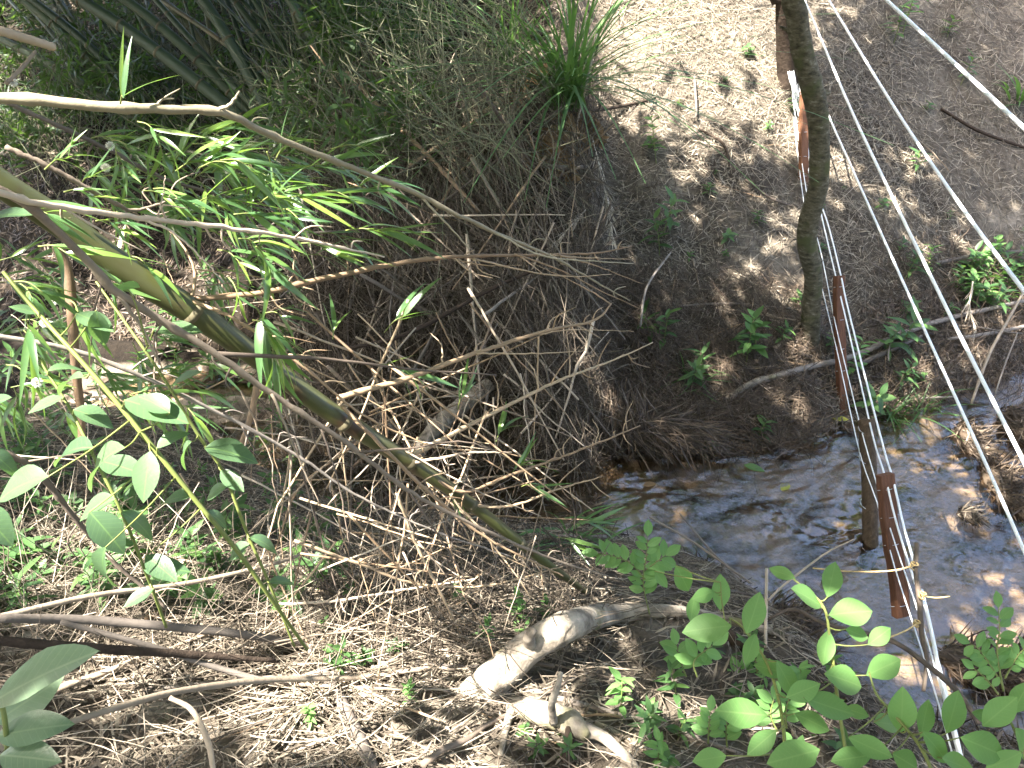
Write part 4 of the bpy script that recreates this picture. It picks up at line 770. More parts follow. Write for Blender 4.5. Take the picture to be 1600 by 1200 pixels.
# the fan of green blades
def blade_clump(px, py, n, L, spread, w, label, cat='grass', name='blade_grass', d=None, lean=0.0, mat='blade', droop=(0.3, 0.9)):
    g = G(px, py) if d is None else P(px, py, d); t = empty(name, g, label, cat)
    me = [leaf_mesh('blade', mat, w, 8, dr, 0.3, 0.35) for dr in np.linspace(*droop, 4)]
    for k in range(n):
        a = RNG.normal(0, spread); D = unit(np.array([math.sin(a) + lean, -0.25 + 0.5 * RNG.standard_normal() * 0.6, math.cos(a)]))
        out = unit(np.array([D[0], D[1], 0]) + 1e-3)
        put(link('blade', me[k % 4], t), g + RNG.normal(0, 0.05, 3) * np.array([1, 1, 0.2]), D, np.cross(np.cross(D, [0, 0, 1.0]), D) * 1.0 - out * 0.3 if abs(D[2]) > 0.98 else np.array([-D[0] * D[2], -D[1] * D[2], 1 - D[2] ** 2]), L * U(0.55, 1.1), t)
    return t
blade_clump(884, 165, 130, 1.15, 0.38, 0.018, 'tall fan of bright green strap leaves above the dead fern', 'plant', 'strap_leaf_plant', d=GD(884, 165) - 0.25, droop=(0.3, 1.3))
blade_clump(800, 100, 40, 0.8, 0.5, 0.018, 'duller fan of narrow green leaves left of the bright one', 'plant', 'strap_leaf_plant', d=GD(800, 120) - 0.2)
blade_clump(700, 60, 36, 0.8, 0.5, 0.016, 'dark grassy tuft at the top behind the tangle', 'plant', 'strap_leaf_plant')
blade_clump(1395, 655, 44, 0.28, 0.8, 0.05, 'green grass tuft at the far water edge under the cords')
blade_clump(1440, 640, 34, 0.24, 0.8, 0.05, 'short grass tuft at the water edge right of the other tuft')
blade_clump(890, 850, 26, 0.30, 0.9, 0.06, 'grass tuft at the near left edge of the brown water')
blade_clump(1075, 600, 30, 0.25, 0.8, 0.05, 'grass tuft on the mound above the sodden branch')
blade_clump(1590, 160, 16, 0.4, 0.6, 0.08, 'green fern like tuft at the right edge of the slope')

# ------------------------------------------------------------------ small herbs: five variants, copied
def herb_variant(nl, hgt, ll, wd, mat='hleaf', name='small_herb'):
    t = empty(name, (0, 0, 0)); me = [leaf_mesh('leaf', mat, wd * f, 5, dr, 0.25, 0.42, 0.01) for f, dr in ((1, 0.2), (0.85, 0.5), (1.1, 0.05))]
    tube_obj('stem', [(0, 0, -0.02), (0.01, 0.005, hgt * 0.5), (0.0, 0.01, hgt)], [0.003, 0.0025, 0.0015], 'stemgreen', t, 5, 6)
    for k in range(nl):
        h = hgt * (0.3 + 0.7 * k / (nl - 1)); a = k * 2.4 + RNG.normal(0, .3); up = 0.15 + 0.5 * k / nl
        D = np.array([math.cos(a), math.sin(a), up]); put(link('leaf', me[k % 3], t), np.array([0, 0.005, h]), D, np.array([-math.cos(a) * up, -math.sin(a) * up, 1]), ll * U(0.7, 1.1), t)
    return t
HV = [herb_variant(9, 0.14, 0.09, 0.42), herb_variant(12, 0.22, 0.10, 0.34), herb_variant(8, 0.08, 0.075, 0.55), herb_variant(14, 0.26, 0.08, 0.45, 'cleaf'), herb_variant(10, 0.18, 0.12, 0.3)]
used = [False] * 5
def herb(px, py, v, s, label, group, d=None):
    g = G(px, py) if d is None else P(px, py, d)
    if used[v]: o = copy_tree(HV[v])
    else: o = HV[v]; used[v] = True
    o.location = g; o.rotation_euler = (RNG.normal(0, .15) + 0.15, RNG.normal(0, .15), U(0, 6.28)); o.scale = (s, s, s)
    return tag(o, label, 'herb', group)
slope_list = [(1025, 255, 3, 1.2, 'bright green herb on the slope left of the crooked trunk'), (1020, 235, 2, 1.0, 'small light herb just above the bright slope herb'), (1108, 305, 2, .9, 'small herb alone on the middle of the slope'), (1135, 378, 2, .9, 'herb on the slope below the middle one'), (1185, 355, 0, .8, 'herb left of the crooked trunk at mid height'), (1168, 90, 2, 1.0, 'light herb on the sunlit upper slope'), (1410, 55, 3, 1.7, 'leafy green bush herb at the top beside the highest cord'), (1395, 70, 1, 1.3, 'herb at the lower left of the leafy bush herb'), (1480, 60, 0, 1.1, 'dull herb right of the highest cord'), (1500, 135, 1, 1.1, 'herb between the two upper cords'), (1445, 175, 2, .9, 'small herb left of the dark slope stick'), (1435, 270, 4, .9, 'narrow leaved herb between the cords at mid slope'), (1378, 328, 2, .9, 'herb between the third and fourth cords'), (1235, 180, 0, .9, 'herb at the foot of the first batten'), (1330, 85, 2, .6, 'tiny herb between trunk and cords near the top'),
 (1035, 370, 1, 1.3, 'herb at the right edge of the tangle'), (1030, 400, 1, 1.2, 'herb just below the one at the tangle edge'), (1020, 530, 4, 1.1, 'herb on the bank shoulder below the crooked twig'), (1035, 545, 1, 1.2, 'leafy herb beside the bank shoulder'), (1165, 575, 3, 1.4, 'pale leafy herb at the foot of the slope left of the trunk'), (1180, 555, 1, 1.4, 'tall herb behind the pale leafy herb'), (1215, 540, 0, 1.0, 'small herb left of the trunk foot'), (1080, 600, 1, 1.0, 'herb among grass on the mound'), (1100, 590, 4, 1.0, 'herb right of the mound grass'), (1245, 480, 0, .8, 'herb tucked against the trunk foot'), (1395, 548, 4, 1.6, 'star shaped leafy herb right of the second batten'), (1380, 560, 1, 1.2, 'herb at the left of the star shaped herb'), (1300, 555, 0, 1.0, 'herb behind the second batten'), (1330, 600, 3, 1.2, 'broad leafed herb in front of the second batten'), (1345, 640, 0, 1.5, 'herb overhanging the water by the second batten'), (1400, 610, 1, 1.0, 'herb on the wet edge right of the cords'), (1430, 600, 2, 1.0, 'low herb on the wet edge further right'), (1185, 690, 0, 1.1, 'dark herb drooping over the water edge'), (1110, 705, 2, .8, 'tiny herb on the sodden branch')]
for a, b_, v, s, lab in slope_list: herb(a, b_, v, s, lab, 'herbs on the far slope')
for k in range(34):
    herb(U(1410, 1620), U(420, 500) + 0.0, int(RNG.integers(5)), U(0.8, 1.3), 'dark green herb in the dense patch at the right under the cords', 'herbs of the dense patch at the right')
for k in range(16):
    herb(U(960, 1600), U(120, 420), int(RNG.choice([0, 2])), U(0.35, 0.7), 'tiny seedling scattered on the far slope litter', 'seedlings on the far slope')
for k in range(125):
    herb(U(-20, 520), U(640, 960), int(RNG.choice([0, 1, 4, 4])), U(0.35, 0.8), 'low green herb in the undergrowth of the left near bank', 'herbs of the left undergrowth')
for k in range(26):
    herb(U(420, 900), U(760, 1190), int(RNG.choice([0, 1, 2, 3])), U(0.3, 0.6), 'small herb growing among sticks on the near bank', 'herbs among the near bank sticks')
for k in range(24):
    herb(U(960, 1330), U(1000, 1200), int(RNG.choice([0, 1, 2, 3])), U(0.35, 0.6), 'small herb at the water edge behind the light green leaves', 'herbs at the near water edge')
for k in range(26):
    herb(U(-20, 480), U(440, 640), int(RNG.choice([1, 4])), U(0.7, 1.2), 'herb growing along the upstream sand bar', 'herbs along the sand bar')

# ------------------------------------------------------------------ straw clumps caught in the stream, floating leaves
def straw_clump(px, py, r, h, n, label, mat='darkstraw', L=(0.08, 0.22), z0=0.0):
    c = P(px, py, (CAM[2] - z0) / -ray(px, py)[2]); u = rv(n); u[:, 2] = np.abs(u[:, 2])
    p = u * np.array([r[0], r[1], h]) * U(0.75, 1.05, (n, 1)); d = unit(rv(n) + np.array([0.8, -0.3, -0.2])); nn = unit(u + 0.4 * rv(n)); nn = unit(nn - d * np.sum(nn * d, 1, keepdims=True))
    V, F = strips(p, d, nn, U(*L, n), U(0.004, 0.012, n), U(0, 0.6, n), 3)
    th = np.linspace(0, 2 * np.pi, 14, endpoint=False); k0 = len(V); mv = []; mf = []
    for i, (q, zz) in enumerate(((1.0, -0.3), (0.95, 0.1), (0.75, 0.6), (0.35, 0.85), (0.02, 0.92))): mv += [(r[0] * .85 * q * math.cos(a) * (1 + .1 * math.sin(3 * a)), r[1] * .85 * q * math.sin(a), h * .85 * zz) for a in th]
    for i in range(4):
        for j in range(14): mf.append((k0 + i * 14 + j, k0 + i * 14 + (j + 1) % 14, k0 + i * 14 + 14 + (j + 1) % 14, k0 + i * 14 + 14 + j))
    o = link('straw_clump', mesh_np('straw_clump', np.vstack([V, mv]), np.vstack([F, mf]), mat), loc=c); return tag(o, label, 'debris', 'flood debris in the stream')
straw_clump(1235, 1000, (0.11, 0.20), 0.13, 900, 'brown straw clump caught behind the light green leaves')
straw_clump(1510, 690, (0.07, 0.16), 0.09, 500, 'straw clump in the water crossed by the lowest cord', 'darkstraw')
straw_clump(1565, 765, (0.08, 0.24), 0.10, 900, 'large straw clump at the right edge of the stream', 'darkstraw')
straw_clump(1590, 670, (0.12, 0.18), 0.14, 700, 'straw bank at the right edge above the large clump', 'darkstraw')
straw_clump(1510, 805, (0.05, 0.06), 0.05, 200, 'small tuft of straw floating right of the cords', 'straw', (0.05, 0.12))
straw_clump(925, 800, (0.06, 0.07), 0.06, 160, 'small dark tuft standing in the brown water', 'darkstraw', (0.05, 0.12))
straw_clump(1060, 1040, (0.30, 0.14), 0.10, 900, 'sodden straw below the arching log')
straw_clump(930, 1010, (0.24, 0.14), 0.12, 900, 'dark brown straw in the hollow under the arching log')
straw_clump(1560, 1050, (0.22, 0.10), 0.06, 600, 'dark sodden debris at the bottom right in the water')
straw_clump(1500, 1030, (0.12, 0.08), 0.05, 360, 'small sodden debris raft beside the hanging cords')
straw_clump(850, 900, (0.13, 0.10), 0.09, 500, 'brown straw heap at the left end of the water')
for k in range(8):
    g = P(1510 + U(-60, 90), 1030 + U(-40, 60), 3.2); g[2] = 0.03
    lay_stick(g, np.array([RNG.normal(), RNG.normal() * .5, 0.1]), U(0.15, 0.4), 'greystick', 'sodden twig in the debris at the bottom right', 'twigs of the bottom right debris')
FL = [leaf_mesh('floating_leaf', m, w, 5, 0.08, 0.15, 0.45) for m, w in (('yleaf', 0.55), ('hleaf', 0.5), ('deadleaf', 0.5))]
for px, py, m, s, lab in ((1163, 722, 1, .13, 'green leaf lying on the water edge'), (1222, 762, 0, .10, 'yellow leaf floating on the water near the far edge'), (1005, 755, 2, .09, 'brown leaf on the left of the water'), (1140, 692, 2, .09, 'tan leaf on the wet bank by the water'), (1300, 655, 0, .11, 'yellow leaf at the foot of the second batten'), (1120, 930, 0, .07, 'small yellow leaf near the arching log')):
    c = P(px, py, (CAM[2] - 0.03) / -ray(px, py)[2]); c[2] = max(0.008, float(height(c[0], c[1])) + 0.03)
    o = link('floating_leaf', FL[m], label=lab, cat='leaf', group='single leaves on the water'); put(o, c, (1, RNG.normal(0, .4), 0.02), (0, 0, 1), s)
# dead fallen leaves resting on the arching log
for px, py, m, lab in ((975, 925, 'paleleaf', 'pale curled leaf on the arching log'), (960, 930, 'paleleaf', 'second pale curled leaf on the arching log'), (990, 945, 'wleaf', 'green leaf lying on the arching log'), (880, 955, 'wleaf', 'green leaf draped over the bend of the log')):
    o = link('fallen_leaf', leaf_mesh('fallen_leaf', m, 0.6, 5, 0.4, 0.4, 0.45, 0.02), label=lab, cat='leaf', group='leaves lying on the arching log'); put(o, P(px, py, 2.85), RT + 0.6 * rv(1)[0], -FW + UP + 0.5 * rv(1)[0], 0.11)

# ------------------------------------------------------------------ mossy rock, bottom left
def rock(px, py, d, s, label):
    c = P(px, py, d); th, ph = np.meshgrid(np.linspace(0, 2 * np.pi, 40, endpoint=False), np.linspace(0.02, np.pi - 0.02, 24)); V = []
    x = np.cos(th) * np.sin(ph); y = np.sin(th) * np.sin(ph); z = np.cos(ph)
    r = 1 + 0.8 * fbm(x * 1.3 + 5 + z, y * 1.3 + 3 - z * 0.7, 1.0, 4)
    V = np.stack([x * r * s[0], y * r * s[1], z * r * s[2]], -1).reshape(-1, 3); F = []
    for i in range(23):
        for j in range(40): F.append((i * 40 + j, i * 40 + (j + 1) % 40, (i + 1) * 40 + (j + 1) % 40, (i + 1) * 40 + j))
    o = link('mossy_rock', mesh_np('mossy_rock', V, F, 'rock'), loc=c); return tag(o, label, 'rock')
rock(250, 1190, 2.05, (0.28, 0.20, 0.16), 'mossy boulder at the bottom left edge')
rock(20, 1050, 2.15, (0.13, 0.16, 0.08), 'mossy boulder behind the dark branches at the left edge')
rock(1090, 575, GD(1090, 590) + 0.04, (0.10, 0.08, 0.06), 'grey rounded stone on the mound of the far bank')

# ------------------------------------------------------------------ the fallen bamboo with its bare branches
fb = empty('fallen_bamboo', P(850, 885, 2.5), 'big olive bamboo culm fallen diagonally across the left with bare branches', 'bamboo')
CP = [(-90, 215, 1.28), (0, 286, 1.34), (100, 352, 1.42), (200, 424, 1.50), (300, 486, 1.58), (400, 557, 1.68), (500, 632, 1.78), (560, 672, 1.84), (640, 722, 1.94), (720, 776, 2.06), (800, 838, 2.22), (860, 885, 2.4), (915, 925, 2.6)]
cr = [0.022, 0.024, 0.027, 0.0285, 0.0275, 0.024, 0.0235, 0.0225, 0.020, 0.0175, 0.0155, 0.013, 0.010]
cpts, crad = smooth_path(pix_path(CP), cr, 120)
stem = tube_obj('culm', cpts, crad, 'culm', fb, 16)
for x_ in (300, 540, 640, 735, 812):
    i = int(np.argmin([abs((np.dot(p - CAM, RT) / np.dot(p - CAM, FW)) * FPX + 800 - x_) for p in cpts]))
    d = cpts[i + 1] - cpts[i - 1]; x, y, z = basis(np.cross(d, [0.3, 0.9, 0.1]), d)
    put(link('node_ring', ring_me, fb), cpts[i], y, d, (crad[i] * 1.04, crad[i] * 1.04, 0.018), fb)
def bare_branch(name, lst, r, mat, parent, label=None, cat=None, spur=0.075, spur_len=(0.02, 0.10), forks=(), n=46, group=None, zig=0.0007):
    """a bare jointed branch with swollen nodes and spur twigs; forks are long side twigs given as pixel paths"""
    pts, rad = smooth_path(pix_path(lst), r, n)
    pts = pts + RNG.standard_normal(pts.shape) * zig
    for i in range(3, n, 6): rad[i] *= 1.28
    if parent is None:
        root = empty(name, pts[0], label, cat, group); tube_obj('stem', pts, rad, mat, root, 8)
    else: root = tube_obj(name, pts, rad, mat, parent, 8)
    L = np.linalg.norm(np.diff(pts, axis=0), axis=1).sum(); k = max(2, int(L / spur))
    for j in range(k):
        i = int(U(0.12, 0.97) * n); D = unit(pts[min(i + 1, n - 1)] - pts[i - 1]); s = unit(np.cross(D, FW) * RNG.choice([-1, 1]) + 0.6 * rv(1)[0])
        ln = U(*spur_len); q = pts[i]; e1 = q + (D * 0.5 + s) * ln * 0.5; e2 = e1 + (D * 0.9 + s * 0.5 + 0.4 * rv(1)[0]) * ln * 0.6
        tube_obj('spur_twig', [q, e1, e2], [min(0.0022, rad[i] * .6), 0.0017, 0.0009], mat, root, 5, 7)
    for f in forks:
        fp, fr = smooth_path(pix_path(f[0]), np.linspace(f[1], f[1] * 0.35, len(f[0])), 18)
        tube_obj('side_twig', fp + RNG.standard_normal(fp.shape) * 0.0008, fr, mat, root, 6)
    return root
bare_branch('branch', [(300, 466, 1.57), (350, 464, 1.60), (420, 455, 1.64), (520, 432, 1.72), (640, 408, 1.82), (740, 400, 1.9), (850, 398, 2.0), (935, 395, 2.08), (988, 384, 2.12)], [0.0062, 0.0060, 0.0062, 0.0062, 0.0055, 0.0045, 0.0036, 0.0026, 0.0015], 'tantwig', fb, forks=[
  ([(728, 401, 1.9), (800, 418, 1.95), (880, 432, 2.0), (955, 428, 2.05)], 0.0028), ([(805, 398, 1.95), (870, 420, 2.0), (940, 455, 2.05), (1000, 482, 2.1)], 0.0026), ([(870, 397, 2.0), (930, 415, 2.05), (1005, 444, 2.1)], 0.0022), ([(860, 398, 2.0), (920, 403, 2.05), (985, 405, 2.1)], 0.0022), ([(700, 403, 1.87), (760, 415, 1.9), (815, 414, 1.93)], 0.002), ([(545, 428, 1.75), (540, 405, 1.74), (520, 395, 1.73)], 0.0024), ([(300, 463, 1.57), (304, 425, 1.56), (290, 390, 1.55), (265, 360, 1.54)], 0.004)])
bare_branch('branch', [(528, 622, 1.78), (580, 607, 1.82), (640, 590, 1.87), (740, 553, 1.97), (850, 518, 2.08), (930, 500, 2.16), (955, 475, 2.2)], [0.0075, 0.0066, 0.0062, 0.0056, 0.0046, 0.0034, 0.002], 'tantwig', fb, forks=[
  ([(745, 552, 1.97), (840, 552, 2.03), (920, 548, 2.1)], 0.0024), ([(690, 570, 1.92), (690, 540, 1.92), (672, 520, 1.92)], 0.0026), ([(835, 523, 2.07), (900, 515, 2.1), (990, 518, 2.15)], 0.002), ([(955, 475, 2.2), (905, 445, 2.2), (830, 410, 2.2)], 0.0022)])
bare_branch('branch', [(640, 712, 1.94), (700, 682, 2.0), (780, 640, 2.08), (840, 610, 2.15), (890, 588, 2.2), (960, 562, 2.28), (1020, 535, 2.33)], [0.0066, 0.006, 0.005, 0.0042, 0.0036, 0.0026, 0.0015], 'tantwig', fb, forks=[
  ([(778, 641, 2.08), (778, 605, 2.07), (770, 585, 2.06)], 0.0026), ([(842, 609, 2.15), (835, 580, 2.14), (820, 560, 2.13)], 0.0026), ([(890, 588, 2.2), (890, 555, 2.2), (885, 515, 2.2)], 0.0024)])
bare_branch('branch', [(650, 725, 1.95), (720, 768, 2.02), (790, 745, 2.08), (860, 720, 2.15), (940, 690, 2.22), (1000, 665, 2.28)], [0.005, 0.0045, 0.0042, 0.0036, 0.0028, 0.0016], 'tantwig', fb, forks=[([(930, 694, 2.2), (935, 672, 2.2), (925, 655, 2.2)], 0.002)])
bare_branch('branch', [(735, 790, 2.08), (800, 790, 2.12), (870, 765, 2.18), (940, 745, 2.22)], [0.004, 0.0036, 0.003, 0.0016], 'tantwig', fb)
bare_branch('branch', [(535, 636, 1.78), (590, 690, 1.8), (660, 760, 1.84), (760, 840, 1.92), (880, 900, 2.0)], [0.005, 0.0045, 0.004, 0.0032, 0.0018], 'tantwig', fb)
bare_branch('branch', [(640, 724, 1.93), (690, 715, 1.92), (740, 707, 1.95), (800, 707, 2.0)], [0.004, 0.0034, 0.0028, 0.0014], 'palestick', fb)
bare_branch('branch', [(300, 470, 1.56), (370, 500, 1.56), (470, 570, 1.62), (570, 650, 1.7), (680, 700, 1.78)], [0.0036, 0.0034, 0.003, 0.0024, 0.0014], 'tantwig', fb)
# separate dead branches crossing in front
bare_branch('bare_branch', [(-30, 152, 1.18), (60, 156, 1.2), (180, 168, 1.24), (280, 172, 1.3), (350, 177, 1.34), (420, 210, 1.42), (540, 258, 1.55), (640, 298, 1.66), (700, 328, 1.72), (770, 362, 1.82), (860, 400, 1.95), (930, 440, 2.05), (985, 470, 2.12)], [0.0085, 0.0088, 0.0085, 0.008, 0.0072, 0.0062, 0.0055, 0.0054, 0.005, 0.0044, 0.0035, 0.0024, 0.0012], 'olivetwig', None, 'long pale bare branch arching from the upper left to the centre', 'branch', spur=0.1, spur_len=(0.012, 0.05), forks=[([(338, 172, 1.33), (358, 165, 1.33), (374, 143, 1.33)], 0.0045), ([(655, 305, 1.68), (700, 352, 1.7), (735, 390, 1.74)], 0.003), ([(770, 362, 1.82), (850, 400, 1.88), (960, 410, 1.95), (990, 412, 2.0)], 0.0026)], n=70)
bare_branch('bare_branch', [(-20, 288, 1.08), (30, 312, 1.1), (90, 362, 1.16), (150, 422, 1.22), (182, 456, 1.25), (250, 500, 1.3), (335, 552, 1.36), (420, 612, 1.44), (540, 692, 1.56), (640, 768, 1.68), (740, 820, 1.8), (860, 872, 1.95), (950, 900, 2.05)], [0.0062, 0.0062, 0.0064, 0.0068, 0.0072, 0.0066, 0.0062, 0.0056, 0.005, 0.0045, 0.0038, 0.003, 0.0014], 'stick', None, 'long brown bare branch running diagonally below the big culm', 'branch', spur=0.09, n=70, forks=[
  ([(336, 553, 1.36), (400, 556, 1.42), (470, 558, 1.48), (560, 566, 1.56), (650, 578, 1.64), (775, 586, 1.75)], 0.0048), ([(185, 460, 1.25), (220, 510, 1.28), (250, 570, 1.3)], 0.004), ([(425, 615, 1.44), (460, 700, 1.46), (500, 790, 1.5)], 0.003), ([(500, 665, 1.52), (530, 760, 1.54), (545, 850, 1.56)], 0.0026), ([(560, 706, 1.58), (640, 700, 1.62), (720, 690, 1.66), (790, 708, 1.7)], 0.0028), ([(640, 768, 1.68), (700, 860, 1.75), (760, 960, 1.85)], 0.0026)])
bare_branch('bare_branch', [(-20, 296, 1.05), (25, 308, 1.08), (70, 318, 1.12), (200, 338, 1.22), (330, 353, 1.32), (440, 368, 1.42), (540, 388, 1.52), (600, 402, 1.58)], [0.0052, 0.005, 0.0048, 0.0045, 0.0042, 0.0036, 0.0026, 0.0014], 'palestick', None, 'nearly white straight twig crossing over the big culm', 'branch', forks=[([(245, 344, 1.26), (252, 320, 1.26), (258, 275, 1.26)], 0.002), ([(225, 342, 1.24), (280, 370, 1.26), (350, 440, 1.3)], 0.0026)])
bare_branch('bare_branch', [(10, 230, 1.3), (80, 262, 1.34), (180, 318, 1.42), (215, 328, 1.46), (280, 308, 1.5)], [0.0048, 0.0046, 0.004, 0.003, 0.0016], 'stick', None, 'thin brown branch below the long pale branch at the left', 'branch')
bare_branch('bare_branch', [(10, 160, 1.5), (90, 196, 1.55), (170, 234, 1.62), (260, 280, 1.7), (350, 306, 1.78), (430, 330, 1.85)], [0.0046, 0.0046, 0.0044, 0.004, 0.003, 0.0018], 'greystick', None, 'thin grey branch behind the leaves at the upper left', 'branch')
bare_branch('bare_branch', [(-20, 522, 1.35), (90, 542, 1.42), (160, 562, 1.47), (260, 605, 1.55), (390, 670, 1.68), (480, 722, 1.78), (560, 775, 1.88), (680, 830, 2.0), (800, 870, 2.15)], [0.0048, 0.0048, 0.0046, 0.0044, 0.004, 0.0036, 0.003, 0.0024, 0.0014], 'greystick', None, 'grey bare branch running parallel below the brown one', 'branch', n=56)
bare_branch('bare_branch', [(-20, 700, 1.3), (50, 730, 1.36), (110, 800, 1.44), (170, 870, 1.52), (260, 950, 1.6)], [0.006, 0.0058, 0.005, 0.0044, 0.003], 'stick', None, 'brown stem behind the broad leaves at the left edge', 'branch')
bare_branch('bare_branch', [(460, 845, 2.0), (560, 880, 2.1), (650, 912, 2.2), (760, 915, 2.3), (880, 885, 2.4)], [0.004, 0.004, 0.0036, 0.003, 0.0018], 'tantwig', None, 'tan bare twig curving up over the foot of the culm', 'branch')
bare_branch('bare_branch', [(430, 945, 2.2), (530, 938, 2.25), (640, 920, 2.3), (740, 905, 2.35)], [0.004, 0.004, 0.0034, 0.002], 'palestick', None, 'pale bare twig level across the lower middle', 'branch')
bare_branch('bare_branch', [(620, 770, 2.0), (650, 850, 2.1), (690, 930, 2.2), (730, 1010, 2.35)], [0.0046, 0.0044, 0.004, 0.003], 'tantwig', None, 'straw coloured twig dropping steeply to the foot of the log', 'branch')
bare_branch('bare_branch', [(560, 690, 2.3), (470, 760, 2.35), (440, 830, 2.4), (420, 900, 2.45)], [0.004, 0.0038, 0.003, 0.0016], 'tantwig', None, 'rusty twig dropping left from behind the culm', 'branch')
# finer dead twigs between them
for k in range(140):
    a, b_ = U(430, 850), U(560, 980); d = U(1.9, 3.0)
    lay_stick(P(a, b_, d), img_dir(RNG.choice([35, 28, -25, 70, 110]) + RNG.normal(0, 14), RNG.normal(0, .3)), U(0.2, 0.6), RNG.choice(['tantwig', 'tantwig', 'palestick', 'stick']), 'fine dead twig caught among the bare bamboo branches', 'fine twigs among the bare bamboo branches', 'dead_twig', 'twig')
for k in range(36):
    a, b_ = U(0, 460), U(380, 860); d = U(1.5, 2.4)
    lay_stick(P(a, b_, d), img_dir(RNG.choice([35, 50, -30, 80]) + RNG.normal(0, 18), RNG.normal(0, .3)), U(0.12, 0.4), RNG.choice(['tantwig', 'palestick', 'stick']), 'fine dead twig among the leaves at the left', 'fine twigs among the left leaves', 'dead_twig', 'twig')

# ------------------------------------------------------------------ leafy bamboo sprigs
BL = [leaf_mesh('leaf', 'bleaf', w, 7, dr, 0.22, 0.33) for w, dr in ((0.10, 0.15), (0.12, 0.35), (0.085, 0.05), (0.13, 0.5))]
def sprig(px, py, d, ang, n, lpx, label, stem_px=60, spread=38, group='leafy bamboo sprigs at the left'):
    tip = P(px + stem_px * math.cos(R(ang)), py + stem_px * math.sin(R(ang)), d + U(-.04, .06)); b0 = P(px, py, d)
    t = empty('bamboo_sprig', b0, label, 'bamboo', group)
    pts, rad = smooth_path([b0, (b0 + tip) / 2 + UP * 0.008, tip], [0.0016, 0.0013, 0.0008], 10); tube_obj('stem', pts, rad, 'stemgreen', t, 5)
    for k in range(n):
        f = 0.25 + 0.75 * (k + 1) / n; q = pts[min(9, int(f * 9.99))]; a = ang + (1 if k % 2 else -1) * U(0.2, 1.0) * spread * (1.15 - 0.6 * f)
        D = img_dir(a, RNG.normal(0, .35)); nn = unit(np.array([RNG.normal(0, .6), RNG.normal(.05, .6), 1.0]))
        put(link('leaf', BL[int(RNG.integers(4))], t), q, D, nn, lpx / FPX * d * U(0.65, 1.15) * 1.1, t)
    return t
SP = [(188, 162, 1.23, -62, 3, 85, 10), (215, 190, 1.45, 35, 5, 70, 40), (265, 205, 1.5, 150, 4, 60, 30), (300, 225, 1.55, 20, 5, 75, 40), (330, 215, 1.6, -20, 5, 75, 40), (345, 250, 1.45, 15, 6, 95, 50), (240, 295, 1.4, 20, 5, 70, 40), (300, 320, 1.5, -10, 6, 85, 50), (365, 335, 1.45, 10, 6, 95, 60), (400, 280, 1.6, 25, 6, 85, 60), (440, 310, 1.6, 5, 6, 95, 60), (470, 265, 1.7, -5, 6, 85, 50), (500, 300, 1.65, 12, 6, 85, 50), (555, 285, 1.75, 8, 5, 80, 40), (540, 360, 1.7, 5, 7, 95, 60), (470, 380, 1.65, 15, 6, 90, 50), (590, 365, 1.75, 0, 5, 80, 30), (400, 385, 1.5, 60, 5, 80, 40), (430, 250, 1.6, -50, 4, 65, 30), (150, 345, 1.35, 20, 5, 65, 40), (70, 265, 1.3, -25, 5, 70, 40), (25, 330, 1.2, 5, 6, 85, 50), (60, 385, 1.3, 15, 6, 80, 50), (100, 300, 1.35, 10, 5, 70, 40), (20, 440, 1.3, 20, 6, 80, 50), (40, 500, 1.3, 75, 5, 100, 30), (110, 470, 1.4, 60, 5, 85, 30), (400, 480, 1.55, 70, 6, 100, 40), (425, 545, 1.5, 80, 4, 95, 20), (395, 500, 1.5, 40, 5, 85, 30), (600, 520, 1.95, -40, 5, 75, 40), (590, 570, 1.95, 15, 5, 75, 40), (270, 270, 1.6, -70, 4, 60, 30), (715, 640, 2.1, -70, 4, 60, 25), (775, 690, 2.2, -60, 4, 55, 20), (800, 740, 2.2, -45, 5, 55, 20), (815, 760, 2.2, 10, 4, 55, 20), (520, 530, 1.8, -80, 3, 55, 15), (700, 760, 2.1, 60, 4, 50, 20), (900, 820, 2.5, 0, 5, 70, 30), (870, 840, 2.5, 20, 4, 60, 30), (180, 240, 1.5, 60, 4, 60, 30), (340, 390, 1.6, 30, 5, 70, 40), (140, 420, 1.45, 40, 6, 70, 40), (200, 400, 1.5, 30, 5, 70, 40), (10, 570, 1.4, 30, 5, 60, 40), (300, 560, 1.9, 20, 4, 60, 30)]
for k, (a, b_, d, an, n, l, st) in enumerate(SP):
    lab = 'pair of upright bright bamboo leaves on the long pale branch' if k == 0 else ('leafy green bamboo sprig hanging at the left among the bare branches' if a < 640 else 'small bamboo sprig on the bare branches near the centre')
    sprig(a, b_, d, an, n, l, lab, st, group=None if k == 0 else ('leafy bamboo sprigs at the left' if a < 640 else 'small bamboo sprigs near the centre'))
for k in range(150):
    a, b_ = U(-20, 430), U(210, 640)
    if k < 40: a, b_ = U(120, 560), U(230, 400)
    if abs(b_ - (286 + 0.675 * a)) < 70: continue
    sprig(a, b_, U(1.45, 2.2), RNG.choice([15, 30, 60, -10]) + RNG.normal(0, 15), int(RNG.integers(4, 8)), U(45, 75), 'leafy green bamboo sprig hanging at the left among the bare branches', U(25, 55), 50)
# white fluffy seed heads
for k, (a, b_, d) in enumerate([(172, 228, 1.5), (165, 262, 1.5), (58, 598, 1.3), (20, 128, 1.5), (85, 470, 1.4), (70, 505, 1.4)]):
    u = rv(420); V, F = strips(u * 0.001, u, unit(np.cross(u, rv(420))), U(.005, .009, 420), np.full(420, .0024), np.zeros(420), 2); c = P(a, b_, d)
    o = link('seed_head', mesh_np('seed_head', V, F, 'white'), loc=c); tag(o, 'small white fluffy seed head among the left stems', 'seed head', 'white seed heads at the left')

